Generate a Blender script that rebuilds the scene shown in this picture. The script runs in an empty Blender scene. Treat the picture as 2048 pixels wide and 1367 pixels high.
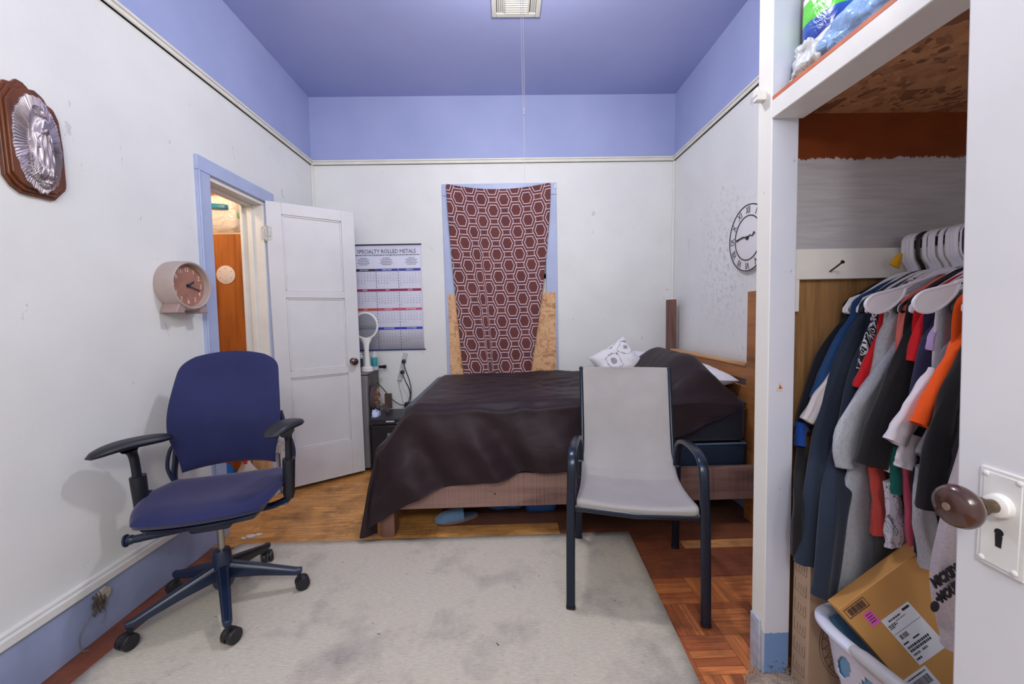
import bpy, math, random
from mathutils import Vector, Matrix, noise
R = random.Random(7)
PI = math.pi
sc = bpy.context.scene
COL = sc.collection

# ---------------------------------------------------------------- camera, world, lights, exposure
cam_data = bpy.data.cameras.new('camera')
cam_data.sensor_width = 36.0
cam_data.lens = 790.0 / 2048 * 36.0
cam_data.clip_start = 0.02
cam = bpy.data.objects.new('camera', cam_data)
COL.objects.link(cam)
_p, _r, _y = .065, .021, .021
fw = Vector((math.sin(_y) * math.cos(_p), math.cos(_y) * math.cos(_p), -math.sin(_p)))
rt0 = Vector((math.cos(_y), -math.sin(_y), 0))
up0 = rt0.cross(fw)
# image x axis turned by the small roll
rt = rt0 * math.cos(_r) - up0 * math.sin(_r)
up = rt0 * math.sin(_r) + up0 * math.cos(_r)
cam.matrix_world = Matrix(((rt.x, up.x, -fw.x, 0), (rt.y, up.y, -fw.y, 0), (rt.z, up.z, -fw.z, 1.25), (0, 0, 0, 1)))
sc.camera = cam
sc.view_settings.view_transform = 'Standard'
sc.view_settings.look = 'None'
sc.view_settings.gamma = 1
sc.view_settings.exposure = -0.10
sc.cycles.use_denoising = True
sc.cycles.max_bounces = 8
sc.cycles.diffuse_bounces = 6

world = bpy.data.worlds.new('world')
sc.world = world
world.use_nodes = True
world.node_tree.nodes['Background'].inputs[0].default_value = (1.0, .985, .97, 1)
world.node_tree.nodes['Background'].inputs[1].default_value = .80


def add_light(name, kind, loc, energy, color=(1, 1, 1), size=.1, target=None, size_y=None):
    l = bpy.data.lights.new(name, kind)
    l.energy = energy
    l.color = color
    if kind == 'AREA':
        l.size = size
        if size_y:
            l.shape = 'RECTANGLE'
            l.size_y = size_y
    else:
        l.shadow_soft_size = size
    o = bpy.data.objects.new(name, l)
    o.location = loc
    if target:
        o.rotation_euler = (Vector(target) - Vector(loc)).to_track_quat('-Z', 'Y').to_euler()
    COL.objects.link(o)
    return o


add_light('ceiling_bulb_light', 'POINT', (.10, 1.78, 2.84), 56, (1, .97, .92), .07)
add_light('camera_flash', 'POINT', (-.05, -.5, 1.98), 30.0, (1, .98, .94), .06)
add_light('rear_fill_light', 'AREA', (.0, -.9, 2.45), 34, (1, .98, .94), 1.6, (.1, 3, 1.3), .8)  # unseen soft fill added behind the camera to brighten the room
add_light('cupboard_bulb_light', 'POINT', (-2.15, 2.45, 2.35), 13, (1, .82, .62), .05)
LIGHTS_DONE = True


# ---------------------------------------------------------------- helpers
def S(r, g, b):
    def f(c):
        c /= 255.0
        return c / 12.92 if c <= .04045 else ((c + .055) / 1.055) ** 2.4
    return (f(r), f(g), f(b), 1)


class NT:
    def __init__(self, m):
        self.t = m.node_tree
        self.n = self.t.nodes
        self.l = self.t.links

    def new(self, typ, **kw):
        n = self.n.new(typ)
        for k, v in kw.items():
            setattr(n, k, v)
        return n

    def link(self, a, b):
        self.l.new(a, b)

    def put(self, sock, v):
        if isinstance(v, bpy.types.NodeSocket):
            self.link(v, sock)
        else:
            sock.default_value = v

    def math(self, op, a, b=None, c=None, clamp=False):
        n = self.new('ShaderNodeMath', operation=op)
        n.use_clamp = clamp
        self.put(n.inputs[0], a)
        if b is not None:
            self.put(n.inputs[1], b)
        if c is not None:
            self.put(n.inputs[2], c)
        return n.outputs[0]

    def mix(self, f, a, b, blend='MIX'):
        n = self.new('ShaderNodeMix', data_type='RGBA', blend_type=blend)
        self.put(n.inputs[0], f)
        self.put(n.inputs[6], a)
        self.put(n.inputs[7], b)
        return n.outputs[2]

    def ramp(self, f, stops):
        n = self.new('ShaderNodeValToRGB')
        e = n.color_ramp.elements
        while len(e) < len(stops):
            e.new(.5)
        for i, (p, c) in enumerate(stops):
            e[i].position = p
            e[i].color = c if len(c) == 4 else (*c, 1)
        self.put(n.inputs[0], f)
        return n.outputs[0]

    def coord(self, kind='Object', scale=(1, 1, 1), rot=(0, 0, 0)):
        if kind == 'Position':
            o = self.new('ShaderNodeNewGeometry').outputs['Position']
        else:
            o = self.new('ShaderNodeTexCoord').outputs[kind]
        mp = self.new('ShaderNodeMapping')
        self.link(o, mp.inputs[0])
        mp.inputs['Scale'].default_value = scale
        mp.inputs['Rotation'].default_value = rot
        return mp.outputs[0]

    def noise(self, vec, scale, detail=4, rough=.55, dist=0):
        n = self.new('ShaderNodeTexNoise')
        self.link(vec, n.inputs['Vector'])
        n.inputs['Scale'].default_value = scale
        n.inputs['Detail'].default_value = detail
        n.inputs['Roughness'].default_value = rough
        n.inputs['Distortion'].default_value = dist
        return n.outputs[0]

    def bump(self, h, strength=.2, dist=.01):
        n = self.new('ShaderNodeBump')
        n.inputs['Strength'].default_value = strength
        n.inputs['Distance'].default_value = dist
        self.link(h, n.inputs['Height'])
        return n.outputs[0]

    def sep(self, v):
        n = self.new('ShaderNodeSeparateXYZ')
        self.link(v, n.inputs[0])
        return n.outputs


def new_mat(name):
    m = bpy.data.materials.new(name)
    m.use_nodes = True
    nt = NT(m)
    b = nt.n['Principled BSDF']
    return m, nt, b


_cache = {}


def pm(name, col, rough=.6, metal=0, var=.06, vscale=8, bump=.0, bscale=120, spec=.5, sheen=0, stretch=(1, 1, 1), emis=0, coat=0, kind='Object'):
    """plain painted / plastic / cloth surface with a little uneven tone and grain"""
    if name in _cache:
        return _cache[name]
    m, nt, b = new_mat(name)
    v = nt.coord(kind, stretch)
    n = nt.noise(v, vscale, 3)
    dark = tuple(c * (1 - var * 1.6) for c in col[:3]) + (1,)
    lite = tuple(min(1, c * (1 + var)) for c in col[:3]) + (1,)
    c = nt.ramp(n, [(.3, dark), (.7, lite)])
    nt.link(c, b.inputs['Base Color'])
    b.inputs['Roughness'].default_value = rough
    b.inputs['Metallic'].default_value = metal
    b.inputs['Specular IOR Level'].default_value = spec
    if sheen:
        b.inputs['Sheen Weight'].default_value = sheen
        b.inputs['Sheen Roughness'].default_value = .5
    if coat:
        b.inputs['Coat Weight'].default_value = coat
    if bump:
        nt.link(nt.bump(nt.noise(v, bscale, 3), bump, .004), b.inputs['Normal'])
    if emis:
        b.inputs['Emission Color'].default_value = col
        b.inputs['Emission Strength'].default_value = emis
    _cache[name] = m
    return m


def wood_mat(name, c1, c2, axis='x', scale=1, rough=.5, saw=0, bump=.15, knots=True):
    """wood with grain along the given object axis"""
    if name in _cache:
        return _cache[name]
    m, nt, b = new_mat(name)
    st = {'x': (1.2, 14, 14), 'y': (14, 1.2, 14), 'z': (14, 14, 1.2)}[axis]
    v = nt.coord('Object', tuple(s * scale for s in st))
    n = nt.noise(v, 1.6, 6, .6, .6)
    v2 = nt.coord('Object', tuple(scale * s * 6 for s in st))
    n2 = nt.noise(v2, 2, 3)
    c = nt.ramp(n, [(.28, c2), (.5, c1), (.75, tuple(min(1, x * 1.25) for x in c1[:3]) + (1,))])
    c = nt.mix(nt.math('MULTIPLY', n2, .35), c, c2)
    if knots:
        vo = nt.new('ShaderNodeTexVoronoi')
        vv = nt.coord('Object', tuple(scale * (2.2 if s < 2 else 6) for s in st))
        nt.link(vv, vo.inputs['Vector'])
        vo.inputs['Scale'].default_value = 1.0
        k = nt.math('LESS_THAN', vo.outputs['Distance'], .1)
        c = nt.mix(nt.math('MULTIPLY', k, .6), c, tuple(x * .4 for x in c2[:3]) + (1,))
    if saw:
        sv = nt.coord('Object', {'x': (1, 0, 0), 'y': (0, 1, 0), 'z': (0, 0, 1)}[axis])
        w = nt.noise(sv, 260, 2)
        c = nt.mix(nt.math('MULTIPLY', nt.math('GREATER_THAN', w, .52), saw), c, tuple(min(1, x * 2.0) for x in c1[:3]) + (1,))
    nt.link(c, b.inputs['Base Color'])
    b.inputs['Roughness'].default_value = rough
    nt.link(nt.bump(n2, bump, .003), b.inputs['Normal'])
    _cache[name] = m
    return m


def smooth(a, b, x):
    t = max(0, min(1, (x - a) / (b - a)))
    return t * t * (3 - 2 * t)


ORG = {}


class MB:
    """collects geometry in world coordinates, then links it as ONE mesh object"""

    def __init__(self, M=None):
        self.v = []
        self.f = []
        self.mi = []
        self.uv = []
        self.M = M or Matrix.Identity(4)

    def add(self, vs, fs, mi=0, M=None, uvs=None):
        T = self.M @ M if M else self.M
        o = len(self.v)
        self.v += [T @ Vector(p) for p in vs]
        for k, f in enumerate(fs):
            self.f.append([o + i for i in f])
            self.mi.append(mi)
            self.uv.append(uvs[k] if uvs else None)
        return self

    def box(self, a, b, mi=0, M=None):
        x0, y0, z0 = (min(a[i], b[i]) for i in range(3))
        x1, y1, z1 = (max(a[i], b[i]) for i in range(3))
        vs = [(x0, y0, z0), (x1, y0, z0), (x1, y1, z0), (x0, y1, z0), (x0, y0, z1), (x1, y0, z1), (x1, y1, z1), (x0, y1, z1)]
        return self.add(vs, [(0, 3, 2, 1), (4, 5, 6, 7), (0, 1, 5, 4), (1, 2, 6, 5), (2, 3, 7, 6), (3, 0, 4, 7)], mi, M)

    def cbox(self, c, s, mi=0, M=None):
        return self.box([c[i] - s[i] / 2 for i in range(3)], [c[i] + s[i] / 2 for i in range(3)], mi, M)

    def beam(self, p, q, w, h, upv=(0, 0, 1), mi=0):
        p = Vector(p); q = Vector(q)
        d = (q - p).normalized()
        s = d.cross(Vector(upv)).normalized()
        u = s.cross(d)
        vs = []
        for e in (p, q):
            for a, b_ in ((-1, -1), (1, -1), (1, 1), (-1, 1)):
                vs.append(e + s * (w / 2 * a) + u * (h / 2 * b_))
        return self.add(vs, [(0, 1, 2, 3), (7, 6, 5, 4), (0, 4, 5, 1), (1, 5, 6, 2), (2, 6, 7, 3), (3, 7, 4, 0)], mi)

    def tube(self, pts, r, n=10, mi=0, closed=False, b=None, wdir=None, cap=True, sq=1.0):
        """round or elliptic tube; r, b may be lists; wdir fixes the direction of the width axis"""
        P = [Vector(p) for p in pts]
        N = len(P)
        rs = r if isinstance(r, (list, tuple)) else [r] * N
        bs = (b if isinstance(b, (list, tuple)) else [b] * N) if b is not None else rs
        vs = []
        prev = None
        for i in range(N):
            if closed:
                d = P[(i + 1) % N] - P[i - 1]
            else:
                d = P[min(i + 1, N - 1)] - P[max(i - 1, 0)]
            d.normalize()
            if wdir is not None:
                w = Vector(wdir)
                w = (w - d * w.dot(d)).normalized()
            elif prev is None:
                w = d.orthogonal().normalized()
            else:
                w = (prev - d * prev.dot(d)).normalized()
            prev = w
            u = d.cross(w)
            for k in range(n):
                a = 2 * PI * k / n
                ca, sa = math.cos(a), math.sin(a)
                if sq != 1.0:
                    ca = math.copysign(abs(ca) ** sq, ca); sa = math.copysign(abs(sa) ** sq, sa)
                vs.append(P[i] + w * (rs[i] * ca) + u * (bs[i] * sa))
        fs = []
        for i in range(N if closed else N - 1):
            j = (i + 1) % N
            for k in range(n):
                l = (k + 1) % n
                fs.append((i * n + k, i * n + l, j * n + l, j * n + k))
        if not closed and cap:
            fs.append(tuple(range(n))[::-1])
            fs.append(tuple((N - 1) * n + k for k in range(n)))
        return self.add(vs, fs, mi)

    def lathe(self, prof, M=None, n=24, mi=0):
        """profile of (radius, height) turned round local z"""
        vs = []
        for (r, z) in prof:
            for k in range(n):
                a = 2 * PI * k / n
                vs.append((r * math.cos(a), r * math.sin(a), z))
        fs = []
        for i in range(len(prof) - 1):
            for k in range(n):
                l = (k + 1) % n
                fs.append((i * n + k, i * n + l, (i + 1) * n + l, (i + 1) * n + k))
        fs.append(tuple(range(n))[::-1])
        fs.append(tuple((len(prof) - 1) * n + k for k in range(n)))
        return self.add(vs, fs, mi, M)

    def prism(self, poly, z0, z1, M=None, mi=0):
        n = len(poly)
        vs = [(x, y, z0) for x, y in poly] + [(x, y, z1) for x, y in poly]
        fs = [tuple(range(n))[::-1], tuple(range(n, 2 * n))]
        for i in range(n):
            j = (i + 1) % n
            fs.append((i, j, n + j, n + i))
        return self.add(vs, fs, mi, M)

    def grid(self, fn, nu, nv, mi=0, uv=False, cu=False, M=None):
        vs = [fn(i / nu, j / nv) for j in range(nv + 1) for i in range(nu + 1)]
        fs = []
        uvs = []
        for j in range(nv):
            for i in range(nu):
                a = j * (nu + 1) + i
                fs.append((a, a + 1, a + nu + 2, a + nu + 1))
                uvs.append([(i / nu, j / nv), ((i + 1) / nu, j / nv), ((i + 1) / nu, (j + 1) / nv), (i / nu, (j + 1) / nv)])
        return self.add(vs, fs, mi, M, uvs if uv else None)

    def ball(self, c, r, n=12, mi=0, M=None):
        if not isinstance(r, (tuple, list)):
            r = (r, r, r)
        T = Matrix.Translation(c) @ Matrix.Diagonal((*r, 1))
        prof = [(max(.001, math.sin(PI * k / n)), -math.cos(PI * k / n)) for k in range(n + 1)]
        return self.lathe(prof, (M @ T) if M else T, n * 2, mi)

    def warp(self, fn):
        self.v = [Vector(fn(p)) for p in self.v]
        return self

    def build(self, name, mats, parent=None, sm=True, bevel=0, seg=2, sub=0, solid=0, angle=.7, loc=None):
        me = bpy.data.meshes.new(name)
        o = bpy.data.objects.new(name, me)
        if parent is not None:
            org = ORG[parent.name]
            o.parent = parent
            ORG[o.name] = org
        else:
            if loc is None:
                n = max(1, len(self.v))
                lo = Vector([min(p[i] for p in self.v) for i in range(3)])
                hi = Vector([max(p[i] for p in self.v) for i in range(3)])
                loc = Vector(((lo.x + hi.x) / 2, (lo.y + hi.y) / 2, lo.z))
            org = Vector(loc)
            o.location = org
            ORG[o.name] = org
        me.from_pydata([p - org for p in self.v], [], self.f)
        if not isinstance(mats, (list, tuple)):
            mats = [mats]
        for m in mats:
            me.materials.append(m)
        for p, k in zip(me.polygons, self.mi):
            p.material_index = k
        if any(u for u in self.uv):
            ul = me.uv_layers.new(name='UVMap')
            for p, u in zip(me.polygons, self.uv):
                if u:
                    for li, c in zip(p.loop_indices, u):
                        ul.data[li].uv = c
        me.update()
        if sm:
            me.polygons.foreach_set('use_smooth', [True] * len(me.polygons))
            try:
                me.set_sharp_from_angle(angle=angle)
            except Exception:
                pass
        COL.objects.link(o)
        if bevel:
            md = o.modifiers.new('bevel', 'BEVEL')
            md.width = bevel
            md.segments = seg
            md.limit_method = 'ANGLE'
            md.harden_normals = False
        if solid:
            md = o.modifiers.new('solid', 'SOLIDIFY')
            md.thickness = solid
            md.offset = 0
        if sub:
            md = o.modifiers.new('sub', 'SUBSURF')
            md.levels = sub
            md.render_levels = sub
        return o


def thing(name, label, cat, loc, group=None):
    o = bpy.data.objects.new(name, None)
    o.empty_display_size = .05
    o.location = loc
    o['label'] = label
    o['category'] = cat
    if group:
        o['group'] = group
    COL.objects.link(o)
    ORG[o.name] = Vector(loc)
    return o


def tag(o, label=None, cat=None, group=None, kind=None):
    if label: o['label'] = label
    if cat: o['category'] = cat
    if group: o['group'] = group
    if kind: o['kind'] = kind
    return o


def struct(o, label=None, cat=None):
    o['kind'] = 'structure'
    if label: o['label'] = label
    if cat: o['category'] = cat
    return o


def text(name, s, size, M, mat, parent, extrude=.0004, align='CENTER', sx=1.0, font_shear=0, bold=0):
    cu = bpy.data.curves.new(name, 'FONT')
    cu.body = s
    cu.size = size
    cu.align_x = align
    cu.align_y = 'CENTER'
    cu.extrude = extrude
    cu.offset = bold
    cu.shear = font_shear
    cu.resolution_u = 2
    tmp = bpy.data.objects.new('tmp', cu)
    me = bpy.data.meshes.new_from_object(tmp)
    bpy.data.objects.remove(tmp)
    org = ORG[parent.name]
    T = Matrix.Translation(-org) @ M @ Matrix.Diagonal((sx, 1, 1, 1))
    me.transform(T)
    me.name = name
    me.materials.clear()
    me.materials.append(mat)
    o = bpy.data.objects.new(name, me)
    o.parent = parent
    ORG[o.name] = org
    COL.objects.link(o)
    return o


def texts(name, items, mat, parent, extrude=.0001):
    """several short texts (string, size, matrix, x scale) printed as one mesh"""
    vs, fs = [], []
    org = ORG[parent.name]
    cache = {}
    for s, size, M, sx in items:
        if (s, size) not in cache:
            cu = bpy.data.curves.new('t', 'FONT')
            cu.body = s; cu.size = size; cu.align_x = 'CENTER'; cu.align_y = 'CENTER'; cu.extrude = extrude; cu.resolution_u = 1
            tmp = bpy.data.objects.new('tmp', cu)
            me = bpy.data.meshes.new_from_object(tmp)
            bpy.data.objects.remove(tmp)
            cache[(s, size)] = ([v.co.copy() for v in me.vertices], [tuple(p.vertices) for p in me.polygons])
            bpy.data.meshes.remove(me)
        V, Fc = cache[(s, size)]
        T = Matrix.Translation(-org) @ M @ Matrix.Diagonal((sx, 1, 1, 1))
        o = len(vs)
        vs += [T @ v for v in V]
        fs += [tuple(o + i for i in f) for f in Fc]
    me = bpy.data.meshes.new(name)
    me.from_pydata(vs, [], fs)
    me.materials.append(mat)
    o = bpy.data.objects.new(name, me)
    o.parent = parent
    ORG[o.name] = org
    COL.objects.link(o)
    return o


def frame(origin, xa, ya):
    xa = Vector(xa).normalized(); ya = Vector(ya)
    za = xa.cross(ya).normalized(); ya = za.cross(xa)
    return Matrix(((xa.x, ya.x, za.x, origin[0]), (xa.y, ya.y, za.y, origin[1]), (xa.z, ya.z, za.z, origin[2]), (0, 0, 0, 1)))


def arc(c, r, a0, a1, n, plane='xz', off=0):
    out = []
    for i in range(n + 1):
        a = a0 + (a1 - a0) * i / n
        if plane == 'xz':
            out.append((c[0] + r * math.cos(a), c[1], c[2] + r * math.sin(a)))
        elif plane == 'yz':
            out.append((c[0], c[1] + r * math.cos(a), c[2] + r * math.sin(a)))
        else:
            out.append((c[0] + r * math.cos(a), c[1] + r * math.sin(a), c[2]))
    return out


def catmull(P, k=6):
    P = [Vector(p) for p in P]
    out = []
    n = len(P)
    for i in range(n - 1):
        p0 = P[max(i - 1, 0)]; p1 = P[i]; p2 = P[i + 1]; p3 = P[min(i + 2, n - 1)]
        for j in range(k):
            t = j / k
            out.append(.5 * ((2 * p1) + (p2 - p0) * t + (2 * p0 - 5 * p1 + 4 * p2 - p3) * t * t + (3 * p1 - p0 - 3 * p2 + p3) * t ** 3))
    out.append(P[-1])
    return out


# ---------------------------------------------------------------- constants of the room
ZC, ZR = 3.161, 2.606
YB = 3.556
def XL(z): return -1.666 + .012 * z
def XR(z): return 1.523 + .009 * z

# ---------------------------------------------------------------- surface materials
def wall_material():
    m, nt, b = new_mat('painted wall')
    pos = nt.new('ShaderNodeNewGeometry').outputs['Position']
    x, y, z = nt.sep(pos)
    n = nt.noise(pos, 1.7, 5)
    white = nt.ramp(n, [(.3, S(218, 219, 218)), (.7, S(230, 231, 230))])
    # dull scuffs and pencil like marks, each with a shape of its own
    sm_ = nt.noise(nt.coord('Position', (1, 1, .5)), 9, 6, .7)
    scuff = nt.math('MULTIPLY', nt.math('GREATER_THAN', sm_, .66), .34)
    white = nt.mix(scuff, white, S(150, 148, 150))
    # the smudged patch on the right wall over the bed
    dx = nt.math('GREATER_THAN', x, 1.45)
    dy = nt.math('SUBTRACT', 1.0, nt.math('ABSOLUTE', nt.math('DIVIDE', nt.math('SUBTRACT', y, 2.72), .34)), clamp=True)
    dz = nt.math('SUBTRACT', 1.0, nt.math('ABSOLUTE', nt.math('DIVIDE', nt.math('SUBTRACT', z, 1.62), .48)), clamp=True)
    msk = nt.math('MULTIPLY', dx, nt.math('MULTIPLY', nt.math('POWER', dy, .5), nt.math('POWER', dz, .5)))
    dn = nt.noise(pos, 26, 6, .75)
    dirt = nt.math('MULTIPLY', nt.math('MULTIPLY', msk, nt.math('MULTIPLY', nt.math('SUBTRACT', dn, .5, clamp=True), 5.5, clamp=True)), .62)
    white = nt.mix(dirt, white, S(96, 96, 98))
    blue = nt.ramp(n, [(.3, S(150, 161, 205)), (.7, S(161, 171, 214))])
    lower = nt.math('LESS_THAN', z, ZR)
    c = nt.mix(lower, blue, white)
    nt.link(c, b.inputs['Base Color'])
    b.inputs['Roughness'].default_value = .55
    g = nt.math('ADD', nt.noise(nt.coord('Position', (40, 40, 4)), 3, 3), nt.math('MULTIPLY', nt.noise(pos, 200, 2), .4))
    nt.link(nt.bump(g, .10, .004), b.inputs['Normal'])
    return m


WALL = wall_material()
WHITE = pm('white gloss paint', S(226, 225, 222), .38, var=.05, vscale=5, bump=.05, bscale=60)
WHITEDOOR = pm('white door paint', S(210, 210, 214), .42, var=.05, vscale=3, bump=.04, bscale=80)
BLUETRIM = pm('pale blue trim paint', S(170, 182, 216), .42, var=.05, vscale=5, bump=.05, bscale=60)
BLUEBASE = pm('blue baseboard paint', S(152, 164, 200), .4, var=.08, vscale=6, bump=.06, bscale=50)
BLACK = pm('black plastic', S(18, 18, 23), .42, var=.1)
DKMETAL = pm('black painted metal', S(26, 32, 44), .32, var=.06, spec=.6)
STEEL = pm('brushed steel', S(170, 165, 155), .3, 1)
WIRE = pm('black cord', S(20, 20, 22), .5)
PAPER = pm('white paper', S(232, 232, 238), .7, var=.02)
INK = pm('dark ink', S(40, 38, 48), .7, var=.02)


def ceiling_material():
    m, nt, b = new_mat('blue ceiling paint')
    pos = nt.coord('Position')
    n = nt.noise(pos, 1.3, 4)
    c = nt.ramp(n, [(.3, S(156, 164, 212)), (.7, S(166, 173, 220))])
    nt.link(c, b.inputs['Base Color'])
    b.inputs['Roughness'].default_value = .38
    nt.link(nt.bump(nt.noise(nt.coord('Position', (1, 30, 1)), 3, 3), .04, .004), b.inputs['Normal'])
    return m


def floor_material():
    m, nt, b = new_mat('worn wooden floor')
    at = nt.new('ShaderNodeAttribute', attribute_name='tint')
    uv = nt.new('ShaderNodeUVMap').outputs[0]
    mp = nt.new('ShaderNodeMapping')
    nt.link(uv, mp.inputs[0])
    mp.inputs['Scale'].default_value = (2.2, 26, 1)
    g = nt.noise(mp.outputs[0], 2.0, 6, .65, .8)
    mp2 = nt.new('ShaderNodeMapping')
    nt.link(uv, mp2.inputs[0])
    mp2.inputs['Scale'].default_value = (5, 160, 1)
    g2 = nt.noise(mp2.outputs[0], 2.0, 3)
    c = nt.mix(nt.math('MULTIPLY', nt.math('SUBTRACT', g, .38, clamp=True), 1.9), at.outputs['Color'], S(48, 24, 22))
    c = nt.mix(nt.math('MULTIPLY', g2, .22), c, S(228, 160, 104))
    pos = nt.coord('Position')
    w = nt.noise(pos, 5, 5, .65)
    wear = nt.math('MULTIPLY', nt.math('SUBTRACT', w, .47, clamp=True), 2.6, clamp=True)
    c = nt.mix(wear, c, S(70, 42, 34))
    dust = nt.noise(pos, 60, 3, .7)
    c = nt.mix(nt.math('MULTIPLY', nt.math('GREATER_THAN', dust, .72), .5), c, S(200, 180, 170))
    nt.link(c, b.inputs['Base Color'])
    rr = nt.math('ADD', .26, nt.math('MULTIPLY', w, .3))
    nt.link(rr, b.inputs['Roughness'])
    nt.link(nt.bump(nt.math('ADD', g2, nt.math('MULTIPLY', g, .5)), .12, .003), b.inputs['Normal'])
    return m


CEIL = ceiling_material()
FLOORM = floor_material()


def osb_material(name, c0, c1, c2, kind='Object', rot=(0, 0, 0)):
    m, nt, b = new_mat(name)
    v = nt.coord(kind, (1, 1, 1), rot)
    w = nt.new('ShaderNodeTexNoise'); nt.link(v, w.inputs['Vector']); w.inputs['Scale'].default_value = 5
    add = nt.new('ShaderNodeVectorMath', operation='MULTIPLY_ADD')
    nt.link(w.outputs[1], add.inputs[0]); add.inputs[1].default_value = (.12, .12, .12); nt.link(v, add.inputs[2])
    cols = []
    hs = []
    for k, (sx, sy) in enumerate(((16, 60), (52, 20))):
        mp = nt.new('ShaderNodeMapping'); nt.link(add.outputs[0], mp.inputs[0])
        mp.inputs['Scale'].default_value = (sx, sx, sy) if k == 0 else (sx, sx, sy)
        mp.inputs['Rotation'].default_value = (.3 * k, .5 - k, .6 * k)
        vo = nt.new('ShaderNodeTexVoronoi'); nt.link(mp.outputs[0], vo.inputs['Vector']); vo.inputs['Scale'].default_value = 1
        sx_ = nt.sep(vo.outputs['Color'])
        cols.append(sx_[0]); hs.append(vo.outputs['Distance'])
    sel = nt.math('GREATER_THAN', nt.noise(v, 12, 2), .5)
    f = nt.math('ADD', nt.math('MULTIPLY', cols[0], sel), nt.math('MULTIPLY', cols[1], nt.math('SUBTRACT', 1.0, sel)))
    c = nt.ramp(f, [(.0, c0), (.3, c1), (.7, c2), (1, c1)])
    fine = nt.noise(nt.coord(kind, (8, 8, 60), rot), 4, 3)
    c = nt.mix(nt.math('MULTIPLY', fine, .35), c, c0)
    nt.link(c, b.inputs['Base Color'])
    b.inputs['Roughness'].default_value = .65
    nt.link(nt.bump(f, .25, .003), b.inputs['Normal'])
    return m


OSB = osb_material('strand board', S(176, 122, 84), S(216, 168, 122), S(228, 186, 142))
OSBDK = osb_material('dull strand board', S(116, 76, 50), S(172, 122, 86), S(206, 152, 108))

# ---------------------------------------------------------------- the room shell
def shear_left(p):
    return (p.x + .012 * p.z, p.y, p.z)


def shear_right(p):
    return (p.x + .009 * p.z, p.y, p.z)


# floor: boards and parquet blocks are surface pattern of one floor
def build_floor():
    vs, fs, tint, uvs = [], [], [], []

    def quad(x0, y0, x1, y1, col, along='x'):
        g = .0006
        x0 += g; y0 += g; x1 -= g; y1 -= g
        o = len(vs)
        vs.extend([(x0, y0, 0), (x1, y0, 0), (x1, y1, 0), (x0, y1, 0)])
        fs.append((o, o + 1, o + 2, o + 3))
        tint.append(col)
        ou, ov = R.random() * 7, R.random() * 7
        if along == 'x':
            uvs.append([(x0 + ou, y0 + ov), (x1 + ou, y0 + ov), (x1 + ou, y1 + ov), (x0 + ou, y1 + ov)])
        else:
            uvs.append([(y0 + ou, x0 + ov), (y0 + ou, x1 + ov), (y1 + ou, x1 + ov), (y1 + ou, x0 + ov)])

    def jit(c, a=.16):
        k = 1 + R.uniform(-a, a)
        return (min(1, c[0] * k), min(1, c[1] * k), min(1, c[2] * k), 1)
    red = S(132, 60, 44); ochre = S(222, 160, 84); dark = S(84, 52, 48); orange = S(214, 124, 66); light = S(222, 158, 100)  # dark paints the shade under the bed into the board tint
    # dark ground below the gaps
    y = 1.775
    while y < 3.6:
        w = .076
        x = -2.7
        while x < 2.3:
            L = R.uniform(.35, .9)
            L = min(L, 2.3 - x)
            for (xa, xb) in ([(x, x + L)]):
                segs = [xa]
                for cut in (-1.5, -.42, .3, .94):
                    if xa < cut < xb:
                        segs.append(cut)
                segs.append(xb)
                for a, b_ in zip(segs, segs[1:]):
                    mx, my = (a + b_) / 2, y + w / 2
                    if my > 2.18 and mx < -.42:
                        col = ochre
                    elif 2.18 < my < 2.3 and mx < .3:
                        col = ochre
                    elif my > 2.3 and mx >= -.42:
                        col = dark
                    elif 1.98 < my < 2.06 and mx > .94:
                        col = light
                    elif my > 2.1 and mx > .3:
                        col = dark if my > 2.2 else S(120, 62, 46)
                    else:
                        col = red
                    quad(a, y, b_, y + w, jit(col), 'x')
            x += L
        y += w
    # boards along the left wall
    for k in range(4):
        x0 = -1.72 + k * .09
        yy = -1.1
        while yy < 1.775:
            L = min(R.uniform(.5, 1.1), 1.775 - yy)
            quad(x0, yy, x0 + .09, yy + L, jit(S(128, 58, 40)), 'y')
            yy += L
    # parquet
    s = .168
    nx = 0
    x = -1.36
    while x < 2.3:
        yy = 1.775 - s
        ny = 0
        while yy > -1.2:
            for k in range(5):
                c = jit(orange if R.random() > .35 else S(166, 84, 46), .2)
                if (nx + ny) % 2:
                    quad(x + k * s / 5, yy, x + (k + 1) * s / 5, yy + s, c, 'y')
                else:
                    quad(x, yy + k * s / 5, x + s, yy + (k + 1) * s / 5, c, 'x')
            yy -= s
            ny += 1
        x += s
        nx += 1
    n0 = len(fs)
    o = len(vs)
    vs.extend([(-2.75, -1.2, -.004), (2.35, -1.2, -.004), (2.35, 3.7, -.004), (-2.75, 3.7, -.004), (-2.75, -1.2, -.1), (2.35, -1.2, -.1), (2.35, 3.7, -.1), (-2.75, 3.7, -.1)])
    fs.extend([(o, o + 1, o + 2, o + 3), (o + 7, o + 6, o + 5, o + 4), (o, o + 4, o + 5, o + 1), (o + 1, o + 5, o + 6, o + 2), (o + 2, o + 6, o + 7, o + 3), (o + 3, o + 7, o + 4, o)])
    tint.extend([S(30, 16, 12)] * 6)
    uvs.extend([[(0, 0)] * 4] * 6)
    me = bpy.data.meshes.new('floor')
    me.from_pydata(vs, [], fs)
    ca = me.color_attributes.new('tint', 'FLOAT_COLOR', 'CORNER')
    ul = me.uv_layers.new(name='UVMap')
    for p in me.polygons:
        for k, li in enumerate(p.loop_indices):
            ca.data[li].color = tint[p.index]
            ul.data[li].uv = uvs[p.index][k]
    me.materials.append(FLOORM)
    o = bpy.data.objects.new('floor', me)
    COL.objects.link(o)
    struct(o)


build_floor()

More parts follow.
